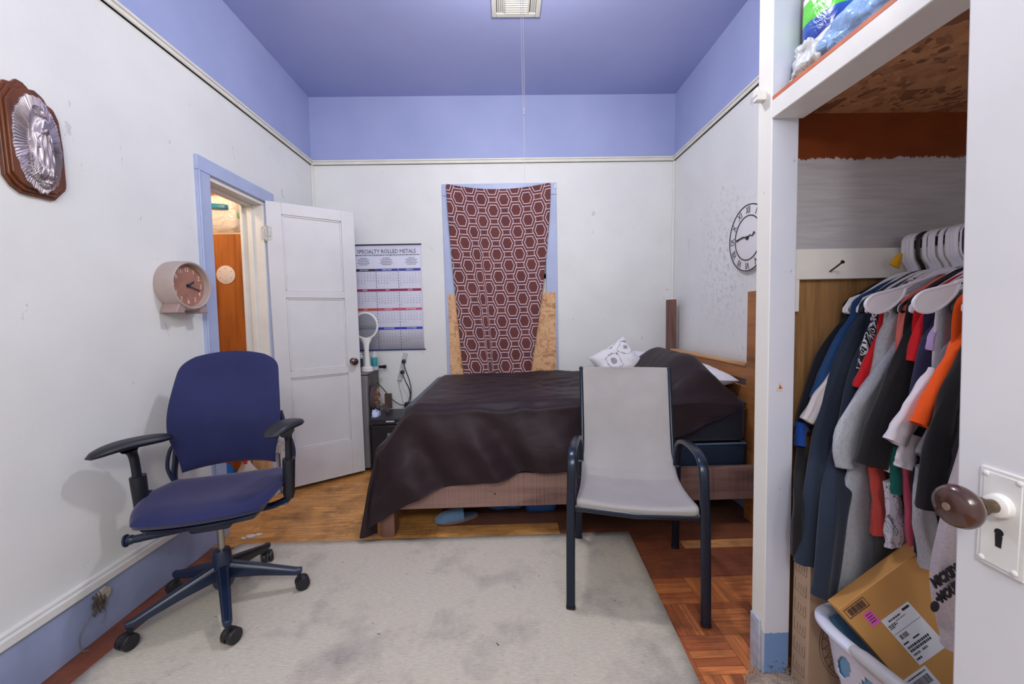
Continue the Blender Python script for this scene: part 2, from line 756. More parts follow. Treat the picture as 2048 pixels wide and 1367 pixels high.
DY0, DY1, DZ = 2.30, 2.83, 2.065      # doorway in the left wall
m = MB()
m.box((-1.806, -1.0, 0), (-1.666, DY0, ZC)).box((-1.806, DY1, 0), (-1.666, YB + .1, ZC)).box((-1.806, DY0, DZ), (-1.666, DY1, ZC))
struct(m.warp(shear_left).build('wall_left', WALL, sm=False, loc=(0, 0, 0)))
# back wall with the window hole
WX0, WX1, WZ0, WZ1 = -.43, .41, .85, 2.33
m = MB()
m.box((-1.9, YB, 0), (WX0, YB + .12, ZC)).box((WX1, YB, 0), (1.9, YB + .12, ZC)).box((WX0, YB, 0), (WX1, YB + .12, WZ0)).box((WX0, YB, WZ1), (WX1, YB + .12, ZC))
struct(m.build('wall_back', WALL, sm=False, loc=(0, 0, 0)))
m = MB()
m.box((1.523, 1.40, 0), (1.60, YB, ZC))
struct(m.warp(shear_right).build('wall_right', WALL, sm=False, loc=(0, 0, 0)))
m = MB().box((-1.9, -1.0, ZC), (2.2, YB + .12, ZC + .1))
struct(m.build('ceiling', CEIL, sm=False, loc=(0, 0, 0)))

# picture rail
RAILW = pm('cream picture rail', S(224, 222, 214), .45, var=.04)
m = MB()
for z0, z1, d in ((2.588, 2.626, .014), (2.612, 2.626, .024), (2.588, 2.597, .02)):
    m.box((-1.666 - .01, -1.0, z0), (-1.666 + d, YB, z1))
struct(m.warp(shear_left).build('trim_1', RAILW, bevel=.003))
m = MB()
for z0, z1, d in ((2.588, 2.626, .014), (2.612, 2.626, .024), (2.588, 2.597, .02)):
    m.box((-1.636, YB - d, z0), (1.546, YB + .01, z1))
struct(m.build('trim_2', RAILW, bevel=.003))
m = MB()
for z0, z1, d in ((2.588, 2.626, .014), (2.612, 2.626, .024), (2.588, 2.597, .02)):
    m.box((1.523 - d, 1.40, z0), (1.53, YB, z1))
struct(m.warp(shear_right).build('trim_3', RAILW, bevel=.003))
# corner beads
m = MB().box((-1.666, YB - .018, 0), (-1.645, YB, 2.588))
struct(m.warp(shear_left).build('trim_4', WHITE, bevel=.004))
m = MB().box((1.505, YB - .018, 0), (1.523, YB, 2.588))
struct(m.warp(shear_right).build('trim_5', WHITE, bevel=.004))
# left baseboard with its white ledge
m = MB().box((-1.67, -1.0, 0), (-1.646, 2.21, .205))
bb = struct(m.warp(shear_left).build('baseboard_left', BLUEBASE, bevel=.003))
m = MB().box((-1.67, -1.0, .205), (-1.636, 2.21, .238)).box((-1.67, -1.0, .238), (-1.65, 2.21, .25))
struct(m.warp(shear_left).build('trim_6', WHITE, bevel=.004))
m = MB().box((-1.64, YB - .02, 0), (1.52, YB, .2))
struct(m.build('baseboard_back', BLUEBASE, bevel=.003))
m = MB().box((1.503, 1.42, 0), (1.523, YB - .02, .2))
struct(m.build('baseboard_right', BLUEBASE, bevel=.003))

# doorway casing, jamb, cupboard behind it
m = MB()
m.box((-1.67, 2.212, 0), (-1.648, 2.305, 2.074)).box((-1.67, 2.2121, 2.075), (-1.646, 2.925, 2.155)).box((-1.67, 2.83, 0), (-1.648, 2.925, 2.074))
m.box((-1.6475, 2.2125, 0), (-1.640, 2.226, 2.073))
struct(m.warp(shear_left).build('trim_7', BLUETRIM, bevel=.003))
m = MB()
m.box((-1.81, DY1 - .018, 0), (-1.664, DY1 + .001, DZ - .0155)).box((-1.81, DY0 - .001, 0), (-1.664, DY0 + .012, DZ - .0155)).box((-1.8105, DY0 - .0005, DZ - .015), (-1.6645, DY1 + .0005, DZ + .002))
m.box((-1.765, DY1 - .032, 0), (-1.735, DY1 - .0185, DZ - .031)).box((-1.765, DY0 + .0125, DZ - .03), (-1.735, DY1 - .0185, DZ - .0155)).box((-1.8095, DY1 - .04, 0), (-1.793, DY1 - .0185, DZ - .0165))
struct(m.warp(shear_left).build('trim_8', WHITE, bevel=.002))
PALEIN = pm('cupboard wall paint', S(214, 200, 180), .6, var=.1)
m = MB()
m.box((-2.75, 2.0, 0), (-2.7, 3.4, 2.8)).box((-2.75, 3.35, 0), (-1.807, 3.4, 2.8)).box((-2.75, 2.0, 0), (-1.807, 2.05, 2.8)).box((-2.75, 2.0, 2.75), (-1.807, 3.4, 2.8))
struct(m.build('wall_cupboard', PALEIN, sm=False))

# ---------------------------------------------------------------- window in the back wall
GLASS = new_mat('window glass')[0]
_g = GLASS.node_tree.nodes['Principled BSDF']
_g.inputs['Base Color'].default_value = (.9, .95, 1, 1)
_g.inputs['Transmission Weight'].default_value = 1
_g.inputs['Roughness'].default_value = .02
_g.inputs['IOR'].default_value = 1.45
m = MB()
m.box((-.51, YB - .02, .631), (WX0 + .02, YB + .004, WZ1 - .021)).box((WX1 - .02, YB - .02, .631), (.491, YB + .004, WZ1 - .021)).box((-.5101, YB - .022, WZ1 - .02), (.4911, YB + .004, 2.41)).box((-.55, YB - .035, .60), (.53, YB + .004, .63))
win = struct(m.build('window_1', BLUETRIM, bevel=.003))
m = MB()
for a, b_ in (((WX0 - .005, YB + .03, WZ0 - .005), (WX0 + .05, YB + .07, WZ1 + .005)), ((WX1 - .05, YB + .03, WZ0 - .005), (WX1 + .005, YB + .07, WZ1 + .005)), ((WX0, YB + .03, WZ1 - .05), (WX1, YB + .07, WZ1 + .005)), ((WX0, YB + .03, 1.58), (WX1, YB + .07, 1.63)), ((WX0, YB + .03, WZ0 - .005), (WX1, YB + .07, WZ0 + .05))):
    m.box(a, b_)
m.build('sash', WHITE, win, bevel=.003)
MB().box((WX0 + .04, YB + .048, WZ0 + .03), (WX1 - .04, YB + .052, WZ1 - .04)).build('pane', GLASS, win, sm=False)

# ---------------------------------------------------------------- white panel door standing open
def leaf_frame(h, e, z0=0):
    return frame((h[0], h[1], z0), (e[0] - h[0], e[1] - h[1], 0), (0, 0, 1))   # x along the leaf, y up, z out of it


h0, e0 = (-1.622, 2.815), (-1.143, 3.15)
LW = math.hypot(e0[0] - h0[0], e0[1] - h0[1])
T = leaf_frame(h0, e0)      # z axis = x cross up -> towards the room
def panel_door(T, W, z0, z1, th, panels, mat, name, stile=.095):
    """stiles and rails with recessed panels, both faces"""
    m = MB(T)
    m.box((0, z0, -th), (stile, z1, 0)).box((W - stile, z0, -th), (W, z1, 0))
    edges = [z0] + [v for p in panels for v in p] + [z1]
    for a, b_ in zip(edges[0::2], edges[1::2]):
        m.box((stile - .001, a, -th), (W - stile + .001, b_, 0))
    for a, b_ in panels:
        m.box((stile - .001, a - .001, -th + .012), (W - stile + .001, b_ + .001, -.012))
        w = .012
        for (xa, ya, xb, yb) in ((stile, a, W - stile, a + w), (stile, b_ - w, W - stile, b_), (stile, a, stile + w, b_), (W - stile - w, a, W - stile, b_)):
            m.box((xa, ya, -th + .007), (xb, yb, -.006))
    return m.build(name, mat, bevel=.0025)


door = panel_door(T, LW, .03, 2.082, .036, [(.305, .835), (.885, 1.415), (1.465, 2.0)], WHITEDOOR, 'door_1')
door['kind'] = 'structure'
KNOB = pm('dark brown knob', S(66, 40, 34), .22, var=.15, vscale=20, coat=.4)
kx, kz = LW - .055, .925
m = MB(T @ Matrix.Translation((kx, kz, 0)))
m.lathe([(.026, 0), (.026, .004), (.012, .006), (.010, .022), (.016, .026), (.026, .034), (.029, .046), (.026, .058), (.014, .064), (.001, .066)])
m.build('doorknob', KNOB, door)
for hz in (1.86, .36):
    m = MB(T)
    m.tube([(-.004, hz - .045, .004), (-.004, hz + .045, .004)], .008, 10)
    m.box((-.03, hz - .045, -.004), (0, hz + .045, .001)).box((0, hz - .045, -.001), (.03, hz + .045, .003))
    m.ball((-.004, hz + .05, .004), .008, 6).ball((-.004, hz - .05, .004), .008, 6)
    m.build('hinge', pm('painted hinge', S(196, 194, 192), .45, var=.2, vscale=60), door)

# the near door at the right edge, open against the cupboard
h1, e1 = (.618, -.30), (.651, .548)
LW1 = math.hypot(e1[0] - h1[0], e1[1] - h1[1])
T1 = frame((e1[0], e1[1], 0), (h1[0] - e1[0], h1[1] - e1[1], 0), (0, 0, 1))  # x from the far edge towards the camera, z axis = towards -x side
if (T1.to_3x3() @ Vector((0, 0, 1))).x > 0:
    T1 = T1 @ Matrix.Diagonal((1, 1, -1, 1))
m = MB(T1)
m.box((0, .012, -.036), (LW1, 2.08, 0))
m.warp(lambda p: (p.x, p.y + .024 * (p.z - 1.2), p.z))
door2 = struct(m.build('door_2', WHITEDOOR, bevel=.003))
Tk = T1 @ Matrix.Translation((.062, .99, 0))
PLATE = pm('painted lock plate', S(212, 211, 209), .6, var=.05, vscale=30, bump=.1, bscale=40)
m = MB(Tk)
oct_ = [(-.026, -.088), (.026, -.088), (.026, .045), (-.026, .045)]
m.prism(oct_, -.001, .0035).prism([(-.021, -.083), (.021, -.083), (.021, .040), (-.021, .040)], .003, .005)
m.lathe([(.016, .003), (.016, .008), (.012, .010)], None, 20)
pl = m.build('lock_plate', PLATE, door2, bevel=.0015)
m = MB(Tk)
for (a, b_) in ((-.018, .037), (.018, .037), (-.018, -.08), (.018, -.08)):
    m.ball((a, b_, .005), (.004, .004, .002), 6)
m.build('screw', PLATE, pl)
m = MB(Tk)
m.prism([(-.003, -.056), (.003, -.056), (.004, -.040), (-.004, -.040)], .0045, .0056)
m.lathe([(.005, .0045), (.005, .0056)], Matrix.Translation((0, -.036, 0)), 12)
m.build('keyhole', BLACK, pl, sm=False)
m = MB(Tk)
m.lathe([(.0145, .006), (.0145, .013), (.010, .015)], None, 24)
m.build('knob_rose', pm('white collar', S(232, 230, 226), .3, var=.02), door2)
m = MB(Tk)
m.lathe([(.0085, .013), (.0085, .028), (.012, .030), (.012, .036), (.009, .038)], None, 20)
m.build('knob_shank', pm('aged brass', S(120, 104, 84), .35, .9, var=.2, vscale=80), door2)
m = MB(Tk)
m.lathe([(.009, .036), (.010, .044), (.018, .046), (.024, .050), (.0272, .056), (.0278, .061), (.0255, .068), (.019, .0725), (.010, .0745), (.001, .075)], None, 36)
kb = m.build('doorknob', KNOB, door2)
m = MB(Tk)
m.lathe([(.0050, .0742), (.0050, .0757), (.003, .0759)], None, 14)
m.build('knob_screw', pm('worn metal', S(150, 130, 116), .4, .5), kb)

# ---------------------------------------------------------------- built-in wardrobe on the right
def post_material():
    m, nt, b = new_mat('painted post')
    pos = nt.coord('Position')
    x, y, z = nt.sep(pos)
    n = nt.noise(pos, 6, 5)
    lim = nt.math('ADD', .166, nt.math('MULTIPLY', nt.math('SUBTRACT', nt.noise(pos, 90, 2), .5), .012))
    fr = nt.math('LESS_THAN', y, 1.2475)
    up_ = nt.mix(fr, nt.mix(n, S(222, 220, 214), S(232, 230, 224)), nt.mix(n, S(196, 202, 222), S(212, 214, 224)))
    scr = nt.math('MULTIPLY', nt.math('GREATER_THAN', nt.noise(nt.coord('Position', (1, 1, .4)), 34, 4, .7), .69), .5)
    up_ = nt.mix(scr, up_, S(140, 134, 132))
    low = nt.mix(fr, S(186, 192, 206), S(112, 146, 196))
    ch = nt.math('GREATER_THAN', nt.noise(pos, 70, 4, .7), nt.math('ADD', .5, nt.math('MULTIPLY', z, 2.2)))
    low = nt.mix(ch, low, S(110, 100, 92))
    c = nt.mix(nt.math('LESS_THAN', z, lim), up_, low)
    nt.link(c, b.inputs['Base Color'])
    b.inputs['Roughness'].default_value = .42
    nt.link(nt.bump(nt.noise(nt.coord('Position', (20, 20, 2)), 4, 4), .12, .003), b.inputs['Normal'])
    return m


POST = post_material()


def shear_post(p):
    return (p.x + (-.006) * (p.z), p.y, p.z)


m = MB().box((.857, 1.247, 0), (.943, 1.315, ZC))
struct(m.warp(shear_post).build('trim_9', POST, bevel=.003))
_chip = MB().prism([(-.012, -.014), (.010, -.016), (.012, -.004), (.004, .016), (-.004, .015)], 0, .0012, frame((.888, 1.2468, 1.005), (1, 0, 0), (0, 0, 1))).build('paint_chip', pm('chipped paint', S(206, 200, 196), .6), bpy.data.objects['trim_9'], sm=False)
MB().prism([(-.002, -.008), (.009, -.006), (.004, .001), (.001, .008)], .0012, .0018, frame((.888, 1.2468, 1.005), (1, 0, 0), (0, 0, 1))).build('red_mark', pm('red mark', S(190, 70, 40), .6), _chip, sm=False)
m = MB().box((.849, 1.262, 0), (.857, 1.31, .20))
struct(m.warp(shear_post).build('trim_10', pm('grey blue chipped board', S(176, 182, 196), .5, var=.15, vscale=30), bevel=.002))


def closet_wall_material():
    m, nt, b = new_mat('closet wall paint')
    pos = nt.coord('Position')
    x, y, z = nt.sep(pos)
    n = nt.noise(nt.coord('Position', (3, 3, 40)), 2, 5)
    edge = nt.math('ADD', 1.752, nt.math('MULTIPLY', nt.math('SUBTRACT', nt.noise(nt.coord('Position', (60, 60, 30)), 1, 4, .8), .5), .045))
    white = nt.ramp(n, [(.3, S(166, 164, 172)), (.7, S(186, 184, 190))])
    rust = nt.ramp(nt.noise(pos, 4, 3), [(.3, S(104, 48, 22)), (.7, S(136, 66, 30))])
    wood = nt.ramp(nt.noise(nt.coord('Position', (22, 22, 1.5)), 2, 5), [(.3, S(118, 84, 50)), (.7, S(160, 120, 76))])
    c = nt.mix(nt.math('GREATER_THAN', z, edge), white, rust)
    c = nt.mix(nt.math('GREATER_THAN', z, 1.95), c, S(150, 140, 134))
    c = nt.mix(nt.math('LESS_THAN', z, 1.39), c, wood)
    # lower bare board
    nt.link(c, b.inputs['Base Color'])
    nt.link(nt.math('SUBTRACT', .65, nt.math('MULTIPLY', nt.math('GREATER_THAN', z, 1.75), .35)), b.inputs['Roughness'])
    nt.link(nt.bump(n, .12, .003), b.inputs['Normal'])
    return m


CLW = closet_wall_material()
m = MB().box((.915, 1.33, 0), (1.95, 1.40, ZC))
struct(m.build('wall_closet', CLW, sm=False))
m = MB().box((1.88, -.6, 0), (1.95, 1.33, ZC))
struct(m.build('wall_closet_back', pm('closet back paint', S(190, 188, 190), .6, var=.05), sm=False))
m = MB().box((.93, 1.306, 1.352), (1.88, 1.331, 1.452))
struct(m.build('trim_11', WHITE, bevel=.002))
m = MB().box((.93, 1.306, 1.245), (.992, 1.331, 1.352))
struct(m.build('trim_12', WHITE, bevel=.002))
# shelf beam, shelf board with rust edge
m = MB().box((.845, -.6, 1.842), (.943, 1.2465, 1.898))
struct(m.build('trim_13', WHITE, bevel=.003))
RUST = pm('rust orange paint', S(196, 100, 58), .55, var=.15, vscale=20)
m = MB()
m.box((.848, -.6, 1.898), (1.88, 1.2465, 1.91), 0)
m.box((.846, -.6, 1.8985), (.848, 1.2465, 1.9095), 1)
m.box((.943, 1.2465, 1.898), (1.88, 1.33, 1.91), 0)
sh = struct(m.build('trim_14', [OSBDK, RUST], sm=False))
# a nail, a coat hook
t = MB()
t.tube([(1.094, 1.308, 1.376), (1.085, 1.272, 1.388), (1.072, 1.235, 1.398)], .0028, 8).lathe([(.006, 0), (.006, .0015)], frame((1.072, 1.234, 1.3985), (1, 0, .3), (0, .3, 1)), 12)
tag(t.build('nail', pm('rusty nail', S(44, 36, 34), .5, .4, var=.3, vscale=200)), 'long rusty nail sticking out of the white closet cleat', 'nail')
t = MB()
t.box((.818, 1.275, 1.915), (.847, 1.30, 1.945)).box((.816, 1.275, 1.928), (.823, 1.30, 1.955))
tag(t.build('coat_hook', WHITE, bevel=.003), 'small white block hook high on the closet post', 'hook')

# ---------------------------------------------------------------- ceiling vent and lamp
v = thing('ceiling_vent', 'white ceiling air vent with three sets of louvres', 'vent', (.12, 2.49, ZC))
m = MB()
x0, x1, y0, y1, zz = -.03, .275, 2.34, 2.645, ZC
for a, b_ in (((x0, y0, zz - .012), (x0 + .03, y1, zz)), ((x1 - .03, y0, zz - .012), (x1, y1, zz)), ((x0 + .0301, y0, zz - .012), (x1 - .0301, y0 + .03, zz)), ((x0 + .0301, y1 - .03, zz - .012), (x1 - .0301, y1, zz))):
    m.box(a, b_)
for xx in (.045, .195):
    m.box((xx, y0 + .0301, zz - .0125), (xx + .01, y1 - .0301, zz))
VM = pm('vent white', S(206, 204, 198), .5, var=.04)
m.build('vent_frame', VM, v, bevel=.002)
m = MB().box((x0 + .01, y0 + .01, zz - .002), (x1 - .01, y1 - .01, zz + .004))
m.build('vent_backing', pm('vent shadow gap', S(110, 108, 106), .8), v, sm=False)
for k in range(4):
    for xx in (.006 + k * .011, .212 + k * .011):
        MB().box((xx, y0 + .03, -.0012), (xx + .008, y1 - .03, .0012), M=Matrix.Translation((0, 0, zz - .008))).build('slat', VM, v, sm=False)
for k in range(14):
    yy = y0 + .036 + k * .0175
    MB(Matrix.Translation((0, yy, zz - .008)) @ Matrix.Rotation(-.5, 4, 'X')).box((.056, 0, -.001), (.195, .012, .001)).build('slat', VM, v, sm=False)

lamp = thing('ceiling_lamp', 'ceiling bulb holder with a beaded pull chain hanging down the middle', 'lamp', (.12, 1.7, ZC))
m = MB().lathe([(.06, ZC - .001), (.06, ZC - .02), (.04, ZC - .04), (.028, ZC - .05), (.028, ZC - .09), (.02, ZC - .1)], Matrix.Translation((.12, 1.7, 0)), 28)
m.build('lamp_holder', pm('white porcelain', S(232, 230, 225), .3, var=.02), lamp)
BULB = pm('glowing bulb', (1, .96, .9, 1), .4, emis=14, var=0)
m = MB().lathe([(.014, ZC - .1), (.016, ZC - .115), (.03, ZC - .15), (.032, ZC - .17), (.024, ZC - .195), (.001, ZC - .203)], Matrix.Translation((.12, 1.7, 0)), 24)
m.build('bulb', BULB, lamp)
CH = pm('beaded chain', S(206, 206, 214), .3, .6)
for dx in (-.0045, .0045):
    m = MB()
    z = ZC - .08
    zz_end = 2.115 if dx < 0 else 2.10
    m.tube([(.105 + dx, 1.7, ZC - .08), (.105 + dx * .8, 1.7, zz_end)], .0007, 5)
    while z > zz_end:
        m.lathe([(.0004, -.0018), (.0017, -.0007), (.0017, .0007), (.0004, .0018)], Matrix.Translation((.105 + dx * (1 if z > 2.2 else .8), 1.7, z)), 6)
        z -= .0062
    m.build('pull_chain', CH, lamp)
MB().lathe([(.001, 2.08), (.0045, 2.084), (.004, 2.108), (.001, 2.113)], Matrix.Translation((.105, 1.7, 0)), 12).build('chain_bell', CH, lamp)
MB().tube([(.105, 1.7, 2.082), (.104, 1.7, 1.80)], .0008, 5).build('pull_string', pm('white string', S(214, 214, 220), .8), lamp)
MB().tube([(.112, 1.7, ZC - .08), (.105, 1.7, ZC - .08), (.094, 1.7, ZC - .078)], .003, 6).build('chain_arm', CH, lamp)

# ---------------------------------------------------------------- what is seen through the left doorway
PINE = wood_mat('varnished pine', S(196, 116, 52), S(138, 70, 26), 'z', .5, .35)
pan = MB().box((-2.42, 3.0, .03), (-1.815, 3.03, 1.895))
pn = tag(pan.build('pine_board', PINE, bevel=.002), 'varnished orange pine board standing inside the doorway cupboard', 'board')
dsc = thing('paper_disc', 'round white paper disc with small marks on the pine board', 'disc', (-2.046, 2.998, 1.6))
MB(frame((-2.046, 2.9995, 1.6), (1, 0, 0), (0, 0, 1))).lathe([(.068, 0), (.068, .003), (.066, .004)], None, 40).build('disc', pm('pink white card', S(238, 228, 228), .6, var=.02), dsc)
for k in range(6):
    m = MB(frame((-2.046, 2.9995, 1.6), (1, 0, 0), (0, 0, 1)))
    a = 2 * PI * k / 6 + .5
    m.box((.048 * math.cos(a) - .004, .048 * math.sin(a) - .0015, .004), (.048 * math.cos(a) + .004, .048 * math.sin(a) + .0015, .0046))
    m.build('mark', INK, dsc, sm=False)
# shelf and bags above
MB().box((-2.69, 3.0, 1.896), (-1.815, 3.34, 1.908)).build('cupboard_shelf', pm('pale shelf board', S(214, 190, 160), .6))
bpy.data.objects['cupboard_shelf']['label'] = 'pale shelf board resting on top of the pine board'
bpy.data.objects['cupboard_shelf']['category'] = 'shelf'


def lumpy(name, c, r, mat, label, cat, seed=0, amp=.15, nn=22, group=None, sq=.8, parent=None, extra=None):
    m = MB()
    def f(u, v):
        th = 2 * PI * u
        ph = PI * v
        x = math.cos(th) * math.sin(ph); y = math.sin(th) * math.sin(ph); z = -math.cos(ph)
        def q(a): return math.copysign(abs(a) ** sq, a)
        p = Vector((q(x) * r[0], q(y) * r[1], q(z) * r[2]))
        d = noise.noise(Vector((x, y, z)) * 2.3 + Vector((seed, 0, 0))) * amp + noise.noise(Vector((x, y, z)) * 6 + Vector((seed, 5, 0))) * amp * .5
        p *= 1 + d
        return p + Vector(c)
    m.grid(f, nn * 2, nn)
    zmin = c[2] - r[2]
    m.warp(lambda p: (p.x, p.y, max(p.z, zmin)))
    o = m.build(name, mat, parent, angle=3)
    if label:
        tag(o, label, cat, group)
    return o


def film(name, col, tr=.5, rough=.25):
    m, nt, b = new_mat(name)
    b.inputs['Base Color'].default_value = col
    b.inputs['Roughness'].default_value = rough
    b.inputs['Alpha'].default_value = tr
    v = nt.coord('Object')
    n = nt.new('ShaderNodeTexNoise'); nt.link(v, n.inputs['Vector']); n.inputs['Scale'].default_value = 14; n.inputs['Detail'].default_value = 4; n.inputs['Distortion'].default_value = 1.2
    nt.link(nt.bump(n.outputs[0], .8, .02), b.inputs['Normal'])
    return m


PACKW = film('clear pack of paper', S(236, 222, 214), 1, .3)
TEALP = pm('teal plastic', S(40, 130, 160), .35, var=.3, vscale=12)
b1 = lumpy('paper_pack', (-2.07, 3.10, 2.05), (.145, .10, .14), PACKW, 'clear wrapped white paper pack on top of the pine board', 'pack', 3, .08, sq=.5)
m = MB()
m.grid(lambda u, v: (-2.17 + u * .17, 2.996 - .012 * math.sin(PI * u), 2.085 + .035 * v - .012 * u), 8, 3)
m.build('pack_band', TEALP, b1, sm=True, solid=.003)
b2 = lumpy('paper_pack', (-1.89, 3.08, 2.0), (.042, .06, .09), TEALP, 'green and teal plastic pack beside the clear wrapped pack', 'pack', 9, .12)
m = MB().grid(lambda u, v: (-1.935 + u * .07, 3.008 - .012 * math.sin(PI * u), 2.01 + .04 * v), 6, 3)
m.build('pack_band', pm('green band', S(90, 170, 110), .4), b2, solid=.003)
lumpy('plastic_bag', (-2.08, 3.16, 2.28), (.2, .12, .09), film('peach bag', S(232, 190, 160), 1, .4), 'peach tinted plastic bag above the packs inside the doorway', 'bag', 14, .3)

# spray bottles on the cupboard floor
def spray_bottle(x, y, rot, body, lab, label):
    t = thing('spray_bottle', label, 'bottle', (x, y, 0), 'cleaner bottles inside the doorway')
    M = Matrix.Translation((x, y, 0)) @ Matrix.Rotation(rot, 4, 'Z') @ Matrix.Diagonal((1.55, 1.4, 1.5, 1))
    m = MB(M)
    pts = [(0, 0, .002), (0, 0, .02), (0, 0, .11), (0, 0, .15), (0, 0, .185), (0, 0, .205)]
    m.tube(pts, [.042, .045, .045, .038, .018, .014], 20, b=[.025, .028, .028, .024, .016, .014], wdir=(1, 0, 0))
    m.build('bottle_body', body, t)
    m = MB(M)
    m.tube([(0, 0, .20), (0, 0, .222)], .017, 16)
    m.beam((0, .012, .238), (0, -.05, .245), .024, .03)
    m.tube([(0, -.05, .245), (0, -.065, .245)], .009, 10)
    m.beam((0, -.03, .232), (0, -.042, .195), .014, .008)
    m.build('spray_head', pm('red sprayer', S(200, 40, 50), .35), t, bevel=.003)
    m = MB(M)
    m.tube([(0, 0, .04), (0, 0, .13), (0, 0, .155)], [.0462, .0462, .038], 20, b=[.0292, .0292, .0245], wdir=(1, 0, 0), cap=False)
    m.build('bottle_label', lab, t)
    m = MB(M).lathe([(.018, 0), (.018, .001)], frame((0, -.0305, .12), (1, 0, 0), (0, 0, 1)), 20)
    m.build('label_badge', PAPER, t)


BLP = pm('blue bottle', S(24, 120, 200), .3, var=.1)
WBP = pm('white bottle', S(222, 216, 210), .35, var=.05)
spray_bottle(-1.90, 2.66, .5, BLP, BLP, 'blue spray cleaner bottle on the floor inside the doorway')
spray_bottle(-1.79, 2.70, .5, WBP, pm('pale label', S(206, 196, 190), .5), 'white bodied spray cleaner bottle beside the pine block')
MB().box((-1.80, 2.7865, 0), (-1.672, 2.7895, .27)).build('x', PINE)
_o = bpy.data.objects['x']; _o.name = 'pine_block'
_o.data.materials.clear(); _o.data.materials.append(wood_mat('raw pine', S(226, 190, 140), S(190, 146, 96), 'z', .8, .6))
tag(_o, 'raw pine patch board at the foot of the white door jamb', 'board')

# ---------------------------------------------------------------- rug
def rug_mat(name, c0, c1, dirt=1.0):
    m, nt, b = new_mat(name)
    pos = nt.coord('Position')
    n = nt.noise(nt.coord('Position', (20, 90, 1)), 2, 4, .7)
    c = nt.ramp(n, [(.3, c0), (.7, c1)])
    d = nt.noise(pos, 2.6, 5, .65)
    c = nt.mix(nt.math('MULTIPLY', nt.math('SUBTRACT', d, .50, clamp=True), 2.2 * dirt), c, S(120, 116, 118))
    thr = nt.noise(nt.coord('Position', (14, 260, 1)), 1, 3, .6)
    c = nt.mix(nt.math('MULTIPLY', nt.math('GREATER_THAN', thr, .66), nt.math('MULTIPLY', nt.math('SUBTRACT', d, .38, clamp=True), 2.4)), c, S(92, 88, 92))
    sp = nt.noise(pos, 55, 1)
    c = nt.mix(nt.math('MULTIPLY', nt.math('GREATER_THAN', sp, .80), .8), c, S(60, 52, 50))
    nt.link(c, b.inputs['Base Color'])
    b.inputs['Roughness'].default_value = .95
    b.inputs['Specular IOR Level'].default_value = .1
    nt.link(nt.bump(nt.math('ADD', n, nt.noise(pos, 220, 2)), .5, .004), b.inputs['Normal'])
    return m


m = MB()
def rugf(u, v):
    y = .25 + (2.172 - .25) * v
    xl = -1.56 + .05 * v
    xr = .575 + (.69 - .575) * v
    x = xl + (xr - xl) * u
    z = .0055 + .0008 * noise.noise(Vector((x * 3, y * 3, 0)))
    return (x, y, z)
m.grid(rugf, 40, 40)
rug = m.build('area_rug', rug_mat('grey woven rug', S(188, 180, 166), S(212, 205, 190), 1.3), solid=.006)
tag(rug, 'large worn light grey rug on the wooden floor in front of the bed', 'rug')
m = MB()
def rag(u, v):
    a = 2 * PI * u
    r = v * (1 + .25 * noise.noise(Vector((math.cos(a) * 2, math.sin(a) * 2, 4))))
    x = .885 + .105 * r * math.cos(a); y = 1.20 + .085 * r * math.sin(a)
    return (x, y, .022 * (1 - v ** 3) + .012 * noise.noise(Vector((x * 26, y * 26, 0))) + .005)
m.grid(rag, 60, 14)
rg = m.build('frayed_rug', rug_mat('frayed beige pile', S(150, 132, 118), S(190, 172, 156), .6))
tag(rg, 'small frayed beige rug end bunched at the foot of the closet post', 'rug')
m = MB()
for k in range(420):
    a = R.uniform(0, 2 * PI); r = math.sqrt(R.random())
    x = .885 + .11 * r * math.cos(a); y = 1.20 + .09 * r * math.sin(a)
    z = .008 + .012 * (1 - r)
    d = (R.uniform(-.014, .014), R.uniform(-.014, .014), R.uniform(.006, .018))
    m.tube([(x, y, z), (x + d[0] * .5, y + d[1] * .5, z + d[2]), (x + d[0], y + d[1], z + d[2] * .8)], [.0013, .001, .0004], 3, cap=False)
fr = m.build('pile_fringe', rug_mat('frayed beige pile 2', S(160, 142, 128), S(200, 184, 168), .4), rg)
fr['kind'] = 'stuff'

m = MB()
for (x, y, r) in ((-1.50, 2.26, .028), (-1.465, 2.275, .02), (-1.53, 2.24, .015)):
    m.prism([(x + r * (1 + .4 * math.sin(k * 2.3)) * math.cos(k * PI / 4), y + r * .7 * math.sin(k * PI / 4)) for k in range(8)], .0008, .005)
tag(m.build('plaster_flakes', pm('plaster flake', S(222, 218, 212), .8), bevel=.001), 'broken white plaster flake on the floor near the left baseboard', 'flake')

# ---------------------------------------------------------------- wall plaque (robed figure relief)
pw = thing('wall_plaque', 'dark wooden plaque with an oval pewter relief of a robed figure', 'plaque', (-1.643, 1.47, 1.90))
out = [(1.369, 2.014), (1.371, 1.90), (1.373, 1.751), (1.392, 1.722), (1.419, 1.704), (1.453, 1.705), (1.516, 1.707), (1.556, 1.755), (1.556, 1.90), (1.548, 2.01), (1.535, 2.04), (1.512, 2.048), (1.505, 2.066), (1.482, 2.078), (1.463, 2.072), (1.45, 2.086), (1.43, 2.088), (1.415, 2.07), (1.395, 2.066), (1.382, 2.04)]
cy_, cz_ = 1.463, 1.885
def plq(scale, x0, x1, m):
    poly = [((y - cy_) * scale, (z - cz_) * scale) for y, z in out]
    m.prism(poly, x0, x1, frame((0, cy_, cz_), (0, 1, 0), (0, 0, 1)))
WOODP = wood_mat('dark walnut plaque wood', S(112, 60, 32), S(52, 26, 14), 'z', 1.2, .3, knots=False)
m = MB()
plq(1.0, -1.648, -1.632, m); plq(.95, -1.633, -1.624, m); plq(.88, -1.625, -1.616, m)
m.build('plaque_board', WOODP, pw, bevel=.002)
PEW = pm('pewter', S(168, 158, 166), .36, .85, var=.12, vscale=30)
m = MB()
